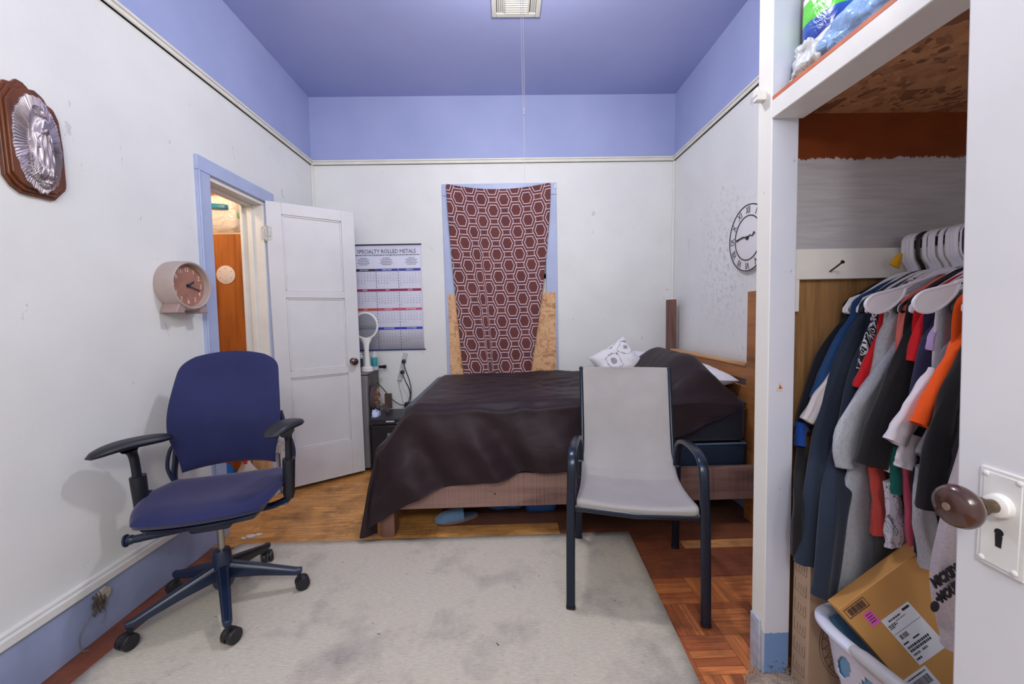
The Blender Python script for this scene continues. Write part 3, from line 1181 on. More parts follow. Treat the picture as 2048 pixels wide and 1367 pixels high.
ey, ez, ea, eb = 1.463, 1.885, .074, .168
def relief(u, v):
    a = 2 * PI * u
    rad = v * (1 + .014 * (math.cos(a * 23) + math.cos(a * 9 + 1)) * (v > .97))
    y = ey + ea * rad * math.cos(a) + .006 * (1 - v); z = ez + eb * rad * math.sin(a)
    ly = (y - ey) / ea; lz = (z - ez) / eb
    h = .004 + .006 * (1 - v * v)
    # ray grooves
    if v > .45:
        h += .0016 * math.cos(a * 92 + 1.3 * math.sin(a * 7)) * smooth(.45, .6, v) * (1 - smooth(.96, 1, v))
    # robe
    w = .36 + .16 * (1 - smooth(-.55, .75, lz)) - .10 * smooth(.35, .75, lz)
    if -.78 < lz < .66:
        b = max(0, 1 - (ly / w) ** 2)
        fold = .0016 * math.cos(ly * 34 + lz * 3) * (lz < .2) + .001 * math.cos(ly * 22 - lz * 14)
        h += (.020 * math.sqrt(b) + fold * (b > .05)) * smooth(-.78, -.62, lz) * smooth(.66, .5, lz)
        # joined hands
        hd = math.hypot(ly / .13, (lz - .26) / .07)
        if hd < 1: h += .008 * math.sqrt(1 - hd * hd)
        sl = abs(abs(ly) - (.26 - .2 * smooth(.0, .3, lz)))
        if lz > -.1 and sl < .05 and lz < .3: h += .004
    # head with veil
    hh = math.hypot(ly / .20, (lz - .66) / .12)
    if hh < 1: h += .020 * math.sqrt(1 - hh * hh)
    fh = math.hypot((ly - .02) / .13, (lz - .655) / .085)
    if fh < 1: h += -.004 + .006 * math.sqrt(1 - fh * fh) + .0012 * math.cos((lz - .655) * 70)
    # crescent and small supporting figure at the hem
    cr = math.hypot(ly / .62, (lz + .58) / .22)
    if .72 < cr < 1 and lz < -.55: h += .008
    bf = math.hypot((ly - .05) / .2, (lz + .8) / .1)
    if bf < 1: h += .014 * math.sqrt(1 - bf * bf)
    if v > .985: h = 0
    return (-1.617 + h, y, z)
m.grid(relief, 420, 110)
m.build('metal_relief', PEW, pw, angle=1.2)

# ---------------------------------------------------------------- alarm style clock on the left wall
ck = thing('twin_foot_clock', 'dusty pink round clock with two feet, fixed on the left wall beside the doorway', 'clock', (-1.647, 2.03, 1.31))
CM = frame((-1.647, 2.035, 1.437), (0, 1, 0), (0, 0, 1)) @ Matrix.Rotation(-.04, 4, 'Y')
PINK = pm('dusty pink shell', S(172, 156, 150), .5, var=.05)
m = MB(CM).lathe([(.108, 0), (.120, .004), (.122, .03), (.120, .085), (.118, .093), (.113, .096), (.108, .093), (.106, .08), (.104, .066)], None, 64)
m.build('clock_case', PINK, ck)
FACE = wood_mat('pink wood dial', S(160, 114, 98), S(138, 92, 80), 'x', .8, .6, knots=False)
m = MB(CM).lathe([(.105, .064), (.105, .067)], None, 64)
fc = m.build('dial', FACE, ck)
NUM = pm('cream numerals', S(236, 214, 204), .6, var=.01)
for k in range(1, 13):
    a = PI / 2 - k * PI / 6
    text('numeral', str(k), .032, CM @ Matrix.Translation((.082 * math.cos(a), .080 * math.sin(a), .0675)), NUM, fc, sx=.8)
for a, l, w in ((PI / 2 - 1.02, .042, .006), (-.32, .072, .005)):
    p = (l * math.cos(a), l * math.sin(a), .073)
    m = MB(CM); m.beam((-.008 * math.cos(a), -.008 * math.sin(a), .073), p, w, .0015, (0, 0, 1))
    m.build('clock_hand', pm('navy hand', S(24, 30, 44), .4), fc)
MB(CM).lathe([(.008, .067), (.008, .077), (.001, .078)], None, 14).build('hub', pm('navy hand', S(24, 30, 44), .4), fc)
for s in (-1, 1):
    m = MB(CM)
    top = [(.035 * s, -.106), (.078 * s, -.09), (.094 * s, -.122), (.098 * s, -.136), (.052 * s, -.14), (.046 * s, -.126)]
    if s < 0: top = top[::-1]
    m.prism(top, .002, .088)
    m.build('clock_foot', pm('pink clock foot', S(160, 136, 132), .45, var=.05), ck, bevel=.005, seg=3)

# ---------------------------------------------------------------- roman wall clock on the right wall
rc = thing('roman_wall_clock', 'round white wall clock with black ring and Roman numerals on the right wall', 'clock', (1.53, 2.50, 1.50))
RM = frame((1.536, 2.432, 1.70), (0, -1, 0), (0, 0, 1)) @ Matrix.Diagonal((.94, .98, 1, 1))
m = MB(RM).lathe([(.205, -.002), (.207, .02), (.2, .022)], None, 72)
m.build('clock_board', pm('white clock board', S(228, 226, 228), .5, var=.02), rc)
RB = pm('black clock ring', S(34, 28, 32), .5)
m = MB(RM)
for r in (.204, .137):
    m.tube([(r * math.cos(2 * PI * k / 72), r * math.sin(2 * PI * k / 72), .023) for k in range(72)], .0035, 6, closed=True)
m.build('clock_ring', RB, rc)
rom = ['XII', 'I', 'II', 'III', 'IIII', 'V', 'VI', 'VII', 'VIII', 'IX', 'X', 'XI']
for k, s in enumerate(rom):
    a = PI / 2 - k * PI / 6
    text('numeral', s, .062, RM @ Matrix.Translation((.170 * math.cos(a), .170 * math.sin(a), .0225)) @ Matrix.Rotation(a - PI / 2, 4, 'Z'), RB, rc, sx=.62 if len(s) > 2 else .8, extrude=.001)
for pts, w in (([(0, 0), (-.04, .012), (-.10, .004), (-.112, .0)], .004), ([(0, 0), (.03, .014), (.052, .004), (.07, .02)], .003)):
    m = MB(RM); m.tube([(x, y, .027) for x, y in pts], w, 6)
    m.ball((pts[-1][0], pts[-1][1], .027), (.008, .008, .003), 6)
    m.build('clock_hand', RB, rc)
MB(RM).lathe([(.012, .022), (.012, .03), (.002, .031)], None, 16).build('hub', RB, rc)

# ---------------------------------------------------------------- broken outlet on the left baseboard
bo = thing('broken_outlet', 'broken outlet with loose wires on the blue left baseboard', 'outlet', (-1.642, 1.55, .03))
m = MB()
m.prism([(-.02, -.018), (.002, -.03), (.028, -.012), (.03, .012), (.01, .03), (-.014, .022)], 0, .012, frame((-1.644, 1.56, .165), (0, 1, 0), (0, 0, 1)))
m.build('outlet_plate', pm('old beige outlet', S(176, 166, 152), .6, var=.2, vscale=60), bo, bevel=.002)
m = MB()
for k in range(26):
    y = 1.535 + R.uniform(-.016, .02); z = .165 + R.uniform(-.03, .025)
    m.tube(catmull([(-1.64, y, z), (-1.626 + R.uniform(-.004, .006), y + R.uniform(-.012, .012), z - .012), (-1.634, y + R.uniform(-.014, .014), z - .03 - R.random() * .02)], 3), .0015, 4)
m.build('wires', pm('tangled wires', S(92, 80, 72), .7, var=.4, vscale=200), bo)
m = MB()
m.tube(catmull([(-1.634, 1.53, .14), (-1.63, 1.49, .115), (-1.632, 1.462, .085), (-1.635, 1.458, .04), (-1.63, 1.462, .012), (-1.62, 1.475, .006)], 6), .0018, 6)
m.tube(catmull([(-1.634, 1.555, .14), (-1.636, 1.56, .09), (-1.635, 1.545, .055)], 6), .0012, 6)
m.build('cord', pm('thin grey cord', S(120, 116, 118), .5), bo)

# ---------------------------------------------------------------- wall calendar
cal = thing('wall_calendar', 'large year calendar poster with coloured month bars on the back wall', 'calendar', (-1.02, YB - .004, .975))
X0, X1, Z0, Z1 = -1.322, -.712, .972, 1.905
ya = YB - .0045
def Q(m, x0, z0, x1, z1, d=.0003, mi=0):
    """thin printed rectangle on the calendar"""
    m.add([(x0, ya - d, z0), (x1, ya - d, z0), (x1, ya - d, z1), (x0, ya - d, z1)], [(0, 1, 2, 3)], mi)
MB().grid(lambda u, v: (X0 + (X1 - X0) * u, ya + .0008 + .0006 * math.sin(u * 6), Z0 + (Z1 - Z0) * v), 12, 4).build('calendar_sheet', pm('calendar paper', S(216, 216, 232), .6, var=.02), cal, solid=.001)
m = MB().box((X0, ya - .006, Z1 - .008), (X1 + .004, ya + .003, Z1 + .002)); m.build('top_strip', INK, cal)
m = MB().box((X0, ya - .006, Z0 - .004), (X1 + .012, ya + .003, Z0 + .006)); m.build('bottom_strip', pm('navy strip', S(40, 52, 120), .5), cal)
TM = lambda x, z, d=.0024: frame((x, ya - d, z), (1, 0, 0), (0, 0, 1))
GREYINK = pm('grey ink', S(104, 104, 116), .7)
text('title', 'SPECIALTY ROLLED METALS', .048, TM(-1.015, 1.842), pm('title ink', S(86, 84, 96), .7), cal, sx=.86, extrude=.0002)
cols = [(-1.318, -1.116), (-1.114, -.92), (-.916, -.722)]
HB = [S(52, 60, 150), S(150, 40, 90), S(196, 74, 50), S(44, 60, 180)]
rowz = [1.682, 1.505, 1.335, 1.165]
MON = [['JANUARY', 'FEBRUARY', 'MARCH'], ['APRIL', 'MAY', 'JUNE'], ['JULY', 'AUGUST', 'SEPTEMBER'], ['OCTOBER', 'NOVEMBER', 'DECEMBER']]
bars = [pm('calendar bar %d' % k, HB[k], .6, var=.03) for k in range(4)]
bars.append(pm('calendar bar 4', S(196, 80, 110), .6)); bars.append(pm('calendar bar 5', S(52, 46, 70), .6))
m = MB()
for r_, z in enumerate(rowz):
    for c_, (xa, xb) in enumerate(cols):
        mi = r_
        if r_ == 2 and c_ > 0: mi = 4
        if r_ == 0 and c_ == 0: mi = 5
        Q(m, xa, z - .011, xb, z + .011, .0018, mi)
m.build('month_bars', bars, cal, sm=False)
WI = pm('white ink', S(236, 236, 240), .7)
wd = [31, 28, 31, 30, 31, 30, 31, 31, 30, 31, 30, 31]
st = [1, 4, 5, 1, 3, 6, 1, 4, 0, 2, 5, 0]
ITEMS = []
for r_, z in enumerate(rowz):
    for c_, (xa, xb) in enumerate(cols):
        k = r_ * 3 + c_
        text('month_name', MON[r_][c_], .018, TM((xa + xb) / 2, z, .0024), WI, cal, extrude=.0001)
        for d_ in range(1, wd[k] + 1):
            q_ = d_ - 1 + st[k]
            ITEMS.append((str(d_), .0145, TM(xa + .018 + (xb - xa - .036) * (q_ % 7) / 6, z - .032 - .0205 * (q_ // 7), .0012), .9))
texts('dates', ITEMS, GREYINK, cal)
for x in (-1.115, -.918):
    m = MB()
    z = 1.67
    while z > .985:
        Q(m, x - .0022, z - .016, x + .0022, z, .0012)
        z -= .026
    m.build('column_dashes', INK, cal, sm=False)
m = MB()
x = -1.31
while x < -.73:
    w = R.uniform(.008, .03)
    Q(m, x, 1.808, min(x + w, -.73), 1.816, .0012); x += w + .005
m.build('subtitle', GREYINK, cal, sm=False)
for cx_ in (-1.22, -1.02, -.80):
    m = MB()
    for k in range(5):
        w = (.03, .05, .045, .055, .04)[k]
        x = cx_ - w
        while x < cx_ + w:
            ww = R.uniform(.006, .014)
            Q(m, x, 1.785 - k * .014 - .0028, min(x + ww, cx_ + w), 1.785 - k * .014 + .0028, .0012); x += ww + .003
    m.build('small_print', GREYINK, cal, sm=False)

# ---------------------------------------------------------------- power strip
ps = thing('power_strip', 'grey metal power strip fixed slanting on the back wall', 'power strip', (-.92, YB - .001, .69))
PM_ = frame((-.911, YB, .822), (.97, 0, -.245), (.245, 0, .97))
m = MB(PM_).box((-.018, -.128, 0), (.018, .128, .028))
m.build('strip_body', pm('grey strip metal', S(196, 198, 204), .45, var=.05), ps, bevel=.004)
m = MB(PM_)
for k in range(5):
    z = -.085 + k * .038
    m.box((-.009, z - .008, .028), (-.006, z, .0288)).box((.006, z - .008, .028), (.009, z, .0288)).box((-.002, z + .006, .028), (.002, z + .01, .0288))
m.build('sockets', BLACK, ps, sm=False)
m = MB(PM_).tube([(.007 * math.cos(a * PI / 4), .108 + .009 * math.sin(a * PI / 4), .029) for a in range(8)], .0012, 5, closed=True)
m.build('hanging_ring', STEEL, ps)
def plug(cx, cz, path, label):
    t = thing('power_plug', label, 'plug', (cx, YB - .03, cz))
    m = MB(frame((cx, YB - .027, cz), (1, 0, 0), (0, 0, 1)))
    m.lathe([(.018, 0), (.019, .012), (.016, .024), (.006, .028), (.001, .029)], None, 18)
    m.build('plug_body', BLACK, t)
    MB().tube(catmull(path, 8), .0042, 8).build('cord', WIRE, t)
plug(-.893, .87, [(-.893, YB - .055, .866), (-.876, YB - .06, .80), (-.845, YB - .05, .69), (-.836, YB - .05, .60), (-.835, YB - .09, .52)], 'upper black plug with long cord in the wall power strip')
plug(-.909, .775, [(-.905, YB - .052, .765), (-.88, YB - .065, .70), (-.852, YB - .055, .63), (-.842, YB - .06, .57), (-.85, YB - .10, .52)], 'lower black plug with cord in the wall power strip')
m = MB()
m.tube(catmull([(-.955, YB - .014, .70), (-.945, YB - .006, .62), (-.925, YB - .006, .52), (-.92, YB - .006, .42)], 8), .002, 6)
tag(m.build('grey_cord', pm('grey cord', S(150, 150, 154), .5)), 'thin grey cord running down the wall below the power strip', 'cord')
ad = MB().box((-.875, 3.40, .459), (-.815, 3.46, .52))
tag(ad.build('power_adapter', BLACK, bevel=.006, seg=3), 'black power adapter block on the tool case', 'adapter')
m = MB().tube(catmull([(-1.105, 3.42, .70), (-1.06, 3.44, .64), (-.99, 3.44, .55), (-.92, 3.44, .50), (-.86, 3.43, .495)], 8), .004, 8)
tag(m.build('fridge_cord', WIRE), 'black cord drooping from the cabinet to the adapter', 'cord')

# ---------------------------------------------------------------- small dark cabinet behind the door and what stands on it
cb = thing('dark_cabinet', 'low dark cabinet with grey front standing behind the open white door', 'cabinet', (-1.30, 3.36, 0))
SIDE = pm('dark brown grey side', S(70, 60, 62), .45, var=.08)
m = MB().box((-1.60, 3.235, .02), (-1.113, 3.50, .80)); m.build('cabinet_body', SIDE, cb, bevel=.006)
m = MB().box((-1.60, 3.192, .03), (-1.113, 3.235, .795)); m.build('cabinet_door', pm('grey cabinet front', S(120, 118, 122), .4), cb, bevel=.01, seg=3)
m = MB().box((-1.61, 3.19, .80), (-1.108, 3.51, .818)); m.build('cabinet_top', pm('worn grey top', S(120, 114, 112), .5, var=.15), cb, bevel=.004)
m = MB().box((-1.59, 3.24, 0), (-1.13, 3.49, .022)); m.build('cabinet_base', BLACK, cb)

zt = .819
fs_ = thing('fly_swatter', 'white electric fly swatter standing upright on the cabinet', 'fly swatter', (-1.135, 3.3, zt))
WPL = pm('white plastic', S(228, 228, 226), .35, var=.03)
cxr, czr, rr_ = -1.142, 1.196, .098
m = MB()
m.tube([(cxr + rr_ * math.cos(2 * PI * k / 48), 3.30, czr + rr_ * 1.08 * math.sin(2 * PI * k / 48)) for k in range(48)], .009, 8, closed=True)
m.tube([(cxr, 3.3, czr - rr_ * 1.06), (cxr, 3.3, czr - rr_ - .05), (cxr, 3.3, czr - rr_ - .10)], [.05, .026, .02], 12, b=[.009, .012, .014], wdir=(1, 0, 0))
m.tube([(cxr, 3.3, czr - rr_ - .10), (cxr, 3.3, .92), (cxr, 3.3, .86)], [.02, .022, .026], 12, b=[.014, .018, .02], wdir=(1, 0, 0))
m.build('racket_frame', WPL, fs_)
mesh_m, nt_, b_ = new_mat('racket mesh')
vv = nt_.coord('Object', (1, 1, 1))
xx_, yy_, zz_ = nt_.sep(vv)
gx = nt_.math('LESS_THAN', nt_.math('FRACT', nt_.math('MULTIPLY', xx_, 210)), .5)
gz = nt_.math('LESS_THAN', nt_.math('FRACT', nt_.math('MULTIPLY', zz_, 210)), .5)
nt_.link(nt_.math('MAXIMUM', gx, gz), b_.inputs['Alpha'])
b_.inputs['Base Color'].default_value = S(150, 152, 158); b_.inputs['Metallic'].default_value = .5; b_.inputs['Roughness'].default_value = .4
m = MB(frame((cxr, 3.30, czr), (1, 0, 0), (0, 0, 1))).lathe([(.092, -.001), (.092, .001)], Matrix.Diagonal((1, 1.06, 1, 1)), 40)
m.build('wire_mesh', mesh_m, fs_)
m = MB()
for k in range(12):
    x = cxr - .075 + k * .0135
    m.tube([(x - .005, 3.297, czr - .018), (x, 3.297, czr - .008), (x + .005, 3.297, czr - .018), (x, 3.297, czr - .026)], .0014, 4, closed=True)
m.box((cxr - .088, 3.2985, czr - .003), (cxr + .088, 3.3, czr + .001))
m.build('mesh_scroll', GREYINK, fs_)
m = MB()
m.tube([(cxr, 3.3, zt), (cxr, 3.3, zt + .03), (cxr, 3.3, zt + .04)], [.05, .05, .035], 16, b=[.035, .035, .025], wdir=(1, 0, 0))
m.build('charging_base', WPL, fs_)
# things beside it
def simple_bottle(x, y, h, r, col, lab, name, label, cat):
    t = thing(name, label, cat, (x, y, zt))
    M = Matrix.Translation((x, y, zt))
    MB(M).lathe([(r * .95, 0), (r, .004), (r, h * .8), (r * .6, h * .88), (r * .45, h * .9), (r * .45, h * .96)], None, 20).build('bottle_body', col, t)
    MB(M).lathe([(r * .5, h * .95), (r * .5, h), (r * .1, h + .002)], None, 16).build('cap', WPL, t)
    m = MB(M)
    m.grid(lambda u, v: ((r + .0008) * math.cos(-2.6 + 2.1 * u), (r + .0008) * math.sin(-2.6 + 2.1 * u), h * (.2 + .5 * v)), 10, 2)
    m.build('bottle_label', lab, t)
simple_bottle(-1.100, 3.37, .155, .030, pm('clear grey bottle', S(196, 200, 204), .2), pm('teal label', S(50, 150, 160), .5, var=.3, vscale=60), 'small_bottle', 'small bottle with teal label behind the fly swatter handle', 'bottle')
simple_bottle(-1.205, 3.33, .15, .026, pm('dim white bottle', S(190, 192, 196), .3), pm('navy label', S(44, 50, 76), .5), 'small_bottle', 'small bottle with navy label left of the fly swatter handle', 'bottle')
fl = thing('flashlight', 'black flashlight lying at the back edge of the cabinet top', 'flashlight', (-1.08, 3.44, zt))
M = frame((-1.16, 3.42, zt + .016), (0, 1, .0), (0, 0, 1))
M = frame((-1.145, 3.44, zt + .0165), (0, 0, 1), (0, 1, 0)); M = Matrix.Translation((-1.145, 3.44, zt + .0165)) @ Matrix.Rotation(PI / 2, 4, 'Y')
MB(M).lathe([(.012, 0), (.0125, .06), (.0115, .065), (.0115, .085), (.016, .095), (.0165, .115), (.013, .118)], None, 20).build('torch_body', BLACK, fl)
MB(M).lathe([(.0128, .03), (.0128, .045)], None, 20).build('grip_band', pm('grey band', S(120, 120, 124), .4), fl)

# hanging cap and wrapped thing at the cabinet side
cp = thing('embroidered_cap', 'dark cap with colourful embroidery hanging on the cabinet side', 'cap', (-1.07, 3.30, .50))
def capf(u, v):
    a = 2 * PI * u
    r = math.sin(v * PI / 2)
    x = .035 * (1 - v ** 2) + .005 * noise.noise(Vector((u * 6, v * 6, 1)))
    return (-1.108 + .002 + x * 1.7, 3.29 + .075 * r * math.cos(a), .60 + .10 * r * math.sin(a) - .02 * (1 - v))
CAPM = pm('brown cap cloth', S(84, 66, 70), .9, var=.1, bump=.3)
MB().grid(capf, 32, 10).build('crown', CAPM, cp, solid=.004)
m = MB().grid(lambda u, v: (-1.05 + .03 * math.sin(PI * u) + .055 * v, 3.235 + .11 * u - .012 * v, .535 - .055 * v * math.sin(PI * u) - .02 * v), 12, 6)
m.build('brim', CAPM, cp, solid=.004)
MB().tube(catmull([(-1.09, 3.28, .70), (-1.10, 3.275, .74), (-1.104, 3.285, .775)], 5), .005, 6, wdir=(0, 1, 0), b=.002).build('strap', pm('cap strap', S(60, 44, 48), .8), cp)
cl = [S(220, 90, 70), S(120, 200, 200), S(230, 220, 200), S(220, 120, 170), S(220, 200, 90), S(120, 160, 120)]
m = MB()
for k in range(300):
    v = R.random() ** .6 * .62; u = R.random()
    p = Vector(capf(u, v)) + Vector((.004, 0, 0))
    t0 = Vector((0, R.uniform(-1, 1), R.uniform(-1, 1))).normalized() * R.uniform(.003, .009)
    m.tube([p - t0, p + Vector((.0015, 0, 0)), p + t0], .0013, 4, mi=int((u * 6 + v * 5 + R.random()) % 6))
m.build('embroidery', [pm('thread %d' % i, c, .8) for i, c in enumerate(cl)], cp)
lumpy('plastic_bag', (-1.062, 3.22, .43), (.035, .045, .075), film('blue white film', S(190, 206, 236), .95, .25), 'crumpled clear and blue plastic bag hanging under the cap', 'bag', 21, .35)
m = MB().box((-1.05, 3.43, .47), (-.99, 3.45, .60))
tag(m.build('picture_frame', wood_mat('brown thin frame', S(96, 74, 62), S(60, 44, 38), 'z', 1, .5, knots=False), bevel=.003), 'small brown panel leaning on the wall behind the tool case', 'panel')

tc = thing('tool_case', 'black plastic tool case between the cabinet and the bed', 'case', (-.93, 3.3, 0))
MB().box((-1.08, 3.14, .01), (-.815, 3.46, .40)).build('case_body', pm('black case', S(24, 26, 38), .4), tc, bevel=.012, seg=3)
MB().box((-1.085, 3.135, .402), (-.81, 3.465, .458)).build('case_lid', pm('black case lid', S(36, 36, 44), .4), tc, bevel=.01, seg=3)
m = MB().box((-.95, 3.131, .30), (-.92, 3.141, .335)).box((-.87, 3.131, .37), (-.84, 3.141, .42))
m.build('latch', pm('grey latch', S(120, 122, 130), .4), tc, bevel=.002)
m = MB()
for k in range(6):
    m.box((-.955 + k * .011, 3.1335, .426), (-.955 + k * .011 + .008, 3.1352, .437))
m.build('badge', PAPER, tc, sm=False)

# ---------------------------------------------------------------- board and cloth over the window
ob = MB().box((-.482, YB - .034, .60), (.469, YB - .0225, 1.455))
ob = ob.build('window_board', OSB, sm=False)
tag(ob, 'bare strand board covering the lower half of the window', 'board')
m = MB()
for row in range(3):
    x = .335
    while x < .455:
        pts = []
        z = 1.325 - row * .038
        for k in range(R.randint(2, 4)):
            pts.append((x + R.uniform(0, .012), YB - .0345, z + R.uniform(-.010, .010)))
        m.tube(pts, .0011, 4)
        x += R.uniform(.009, .016)
m.build('pencil_writing', pm('pencil', S(70, 56, 50), .8), ob)
for (x, z) in ((-.47, 1.42), (.455, 1.44), (-.47, .78), (.455, .76)):
    MB().lathe([(.004, 0), (.004, .002)], frame((x, YB - .034, z), (1, 0, 0), (0, 0, 1)), 10).build('screw_head', pm('screw', S(90, 70, 60), .4, .5), ob)


def hex_cloth():
    m, nt, b = new_mat('maroon hexagon cloth')
    uv = nt.new('ShaderNodeUVMap').outputs[0]
    x, y, z = nt.sep(uv)
    px, py = .0985, .199
    W = None
    for (ox, oy) in ((0, 0), (px, py / 2)):
        fx = nt.math('ABSOLUTE', nt.math('SUBTRACT', nt.math('FLOORED_MODULO', nt.math('ADD', x, ox), 2 * px), px))
        fy = nt.math('ABSOLUTE', nt.math('SUBTRACT', nt.math('FLOORED_MODULO', nt.math('ADD', y, oy), py), py / 2))
        # flat topped hexagon distance
        d = nt.math('MAXIMUM', fy, nt.math('ADD', nt.math('MULTIPLY', fx, 1.103), nt.math('MULTIPLY', fy, .429)))
        for r, w in ((.0502, .0034), (.0757, .0032)):
            k = nt.math('LESS_THAN', nt.math('ABSOLUTE', nt.math('SUBTRACT', d, r)), w)
            W = k if W is None else nt.math('MAXIMUM', W, k)
    n = nt.noise(nt.coord('Object'), 5, 3)
    base = nt.ramp(n, [(.3, S(94, 46, 46)), (.7, S(108, 56, 52))])
    c = nt.mix(W, base, S(214, 196, 206))
    nt.link(c, b.inputs['Base Color'])
    b.inputs['Roughness'].default_value = .85
    b.inputs['Sheen Weight'].default_value = .2
    nt.link(nt.bump(nt.noise(nt.coord('Object'), 500, 2), .2, .002), b.inputs['Normal'])
    return m


def curt(u, v):
    # v 0 top .. 1 bottom
    z = 2.402 - v * 1.80
    xl = -.468 + .105 * min(1, v * 1.08) ** 1.3
    xr = .438 - .235 * v ** 1.5
    x = xl + (xr - xl) * u
    z -= .052 * math.sin(PI * u) * (1 - v) ** 3
    fold = .010 * math.sin(u * 30 + v * 3) * smooth(.2, 1, v) + .006 * math.sin(u * 9 + 2 * v)
    f2 = math.exp(-((u - .27 - .20 * v) / .035) ** 2) * .022 * smooth(.35, .75, v)
    f3 = math.exp(-((u - .42 - .12 * (v - .6)) / .05) ** 2) * .018 * smooth(.6, .9, v)
    y = YB - .052 - .018 * v + fold * .8 - f2 - f3 - .02 * math.sin(PI * u) * v
    return (x, y, z)


m = MB()
m.grid(curt, 90, 90, uv=True)
# cloth coordinates in metres so the printed pattern keeps its size
def cuv(a, b_):
    x = curt(a, b_)[0]
    b1 = min(1, b_)
    lost = (.105 * min(1, b1 * 1.08) ** 1.3 + .235 * b1 ** 1.5)
    # the printed columns stay their size; the spare width is gathered in one fold left of the middle
    return (x + .47 - .10 * b1 - lost * .45 * (1 - smooth(.16 + .16 * b_, .34 + .18 * b_, a)), -b_ * 1.80)
m.uv = [[cuv(a, b_) for a, b_ in q] for q in m.uv]
cu = m.build('window_cloth', hex_cloth(), angle=3, solid=.0015)
tag(cu, 'maroon cloth with white hexagon lattice nailed over the window', 'curtain')
for (x, z) in ((-.462, 2.398), (.432, 2.396)):
    MB().lathe([(.0035, 0), (.002, .03), (.006, .031), (.006, .033)], frame((x, YB - .022, z), (1, 0, 0), (0, 0, 1)), 10).build('cloth_nail', STEEL, cu)
m = MB().box((.475, YB - .03, 2.36), (.487, YB - .02, 2.395))
tag(m.build('curtain_bracket', WHITE), 'tiny white bracket at the top right corner of the window casing', 'bracket')
for px_ in (.385,):
    pass

# ---------------------------------------------------------------- bed
bed = thing('bed_frame', 'rough sawn wooden bed frame with tall headboard posts along the back wall', 'bed', (.38, 2.85, 0))
BW = wood_mat('rough bed wood', S(138, 108, 100), S(92, 66, 62), 'x', .6, .75, saw=.30)
BWR = wood_mat('reddish bed wood', S(150, 104, 84), S(92, 56, 42), 'x', .6, .7, saw=.2)
BWH = wood_mat('warm headboard wood', S(170, 112, 62), S(104, 62, 32), 'y', .7, .5)
BWP = wood_mat('post wood', S(128, 92, 80), S(84, 56, 50), 'z', .7, .7)
MB().box((-.65, 2.212, .158), (1.438, 2.25, .350)).build('side_rail', BW, bed, bevel=.002)
MB().box((-.65, 3.44, .158), (1.438, 3.475, .350)).build('side_rail', BW, bed, bevel=.002)
MB().lathe([(.005, 0), (.005, .001)], frame((-.07, 2.2118, .235), (1, 0, 0), (0, 0, 1)), 12).build('bolt_hole', BLACK, bed)
for y in (2.207, 3.40):
    MB().box((-.728, y, 0), (-.65, y + .085, .47)).build('foot_post', BWP, bed, bevel=.002)
MB().box((-.72, 2.29, .18), (-.68, 3.40, .455)).build('footboard', BW, bed, bevel=.002)
for y in (2.19, 3.36):
    MB().box((1.440, y, 0), (1.485, y + .115, 1.365)).build('headboard_post', BWH if y < 3 else BWP, bed, bevel=.002)
for z0, z1, x0 in ((.845, .925, 1.442), (.70, .80, 1.446), (.55, .66, 1.446), (.40, .51, 1.446)):
    MB().box((x0, 2.305, z0), (x0 + .03, 3.36, z1)).build('headboard_slat', BWH, bed, bevel=.002)
MB().box((1.430, 2.305, .925), (1.490, 3.36, .943)).build('headboard_cap', wood_mat('light cap wood', S(206, 160, 110), S(160, 108, 64), 'y', .7, .5), bed, bevel=.003)
m = MB()
for k in range(12):
    x = -.6 + k * .175
    m.box((x, 2.25, .30), (x + .08, 3.44, .318))
m.build('bed_slats', BW, bed)

NAVY = pm('navy sheet', S(20, 30, 52), .7, var=.15, vscale=4, sheen=.2, bump=.1, bscale=30)
NAVYB = pm('navy box spring', S(20, 42, 70), .55, var=.12, vscale=5)
bs = thing('box_spring', 'navy box spring with pale piping on the wooden rails', 'box spring', (.38, 2.85, .32))
MB().box((-.635, 2.262, .322), (1.428, 3.43, .470)).build('box_spring_body', NAVYB, bs, bevel=.02, seg=3)
pip = []
m = MB().tube([(-.625, 2.262, .472), (1.418, 2.262, .474), (1.42, 3.42, .474), (-.625, 3.42, .472)], .006, 8, closed=True)
m.build('piping', pm('pale blue piping', S(96, 128, 160), .5), bs)
mt = MB()
def matt(p):
    b_ = .012 * math.cos(p.x * 3)
    return (p.x, p.y, p.z)
o = mt.box((-.60, 2.258, .482), (1.425, 3.44, .742)).build('mattress', NAVY, bevel=.045, seg=5)
tag(o, 'mattress in a dark navy fitted sheet on the box spring', 'mattress')

# bedspread
XF, YN = -.728, 2.222
def hump(x, y):
    a = .235 * math.exp(-abs((x - 1.175) / (.20 if x < 1.175 else .135)) ** 2.2)
    a *= smooth(2.20, 2.52, y) * .45 + .55 * smooth(2.2, 2.3, y)
    a *= 1 - .72 * smooth(2.95, 3.4, y)
    return a
def ztop(x, y):
    base = .515 + (.755 - .515) * smooth(XF - .01, -.50, x) ** .8
    w = .006 * math.sin(x * 9 + y * 5) * smooth(-.5, 0, x)
    # long creases running with the bed
    if x > -.5:
        kk = 1 - .85 * smooth(.85, 1.05, x)
        cr = noise.noise(Vector((x * 2.2 + y * .8, y * 15 - x * 3.2, 0)))
        w += .011 * (1 - abs(cr) * 2) * smooth(-.45, -.1, x) * kk
        cr2 = noise.noise(Vector((x * 5, y * 9 + x * 5, 3)))
        w += .007 * cr2 * kk
    w += .004 * noise.noise(Vector((x * 4, y * 4, 2)))
    return base + w + hump(x, y)
HEM = [(-1.2, .04), (-.80, .045), (-.654, .13), (-.476, .243), (-.404, .283), (-.25, .305), (-.104, .322), (.0, .345), (.079, .368), (.317, .376), (.6, .43), (.979, .558), (1.15, .625), (1.36, .70)]
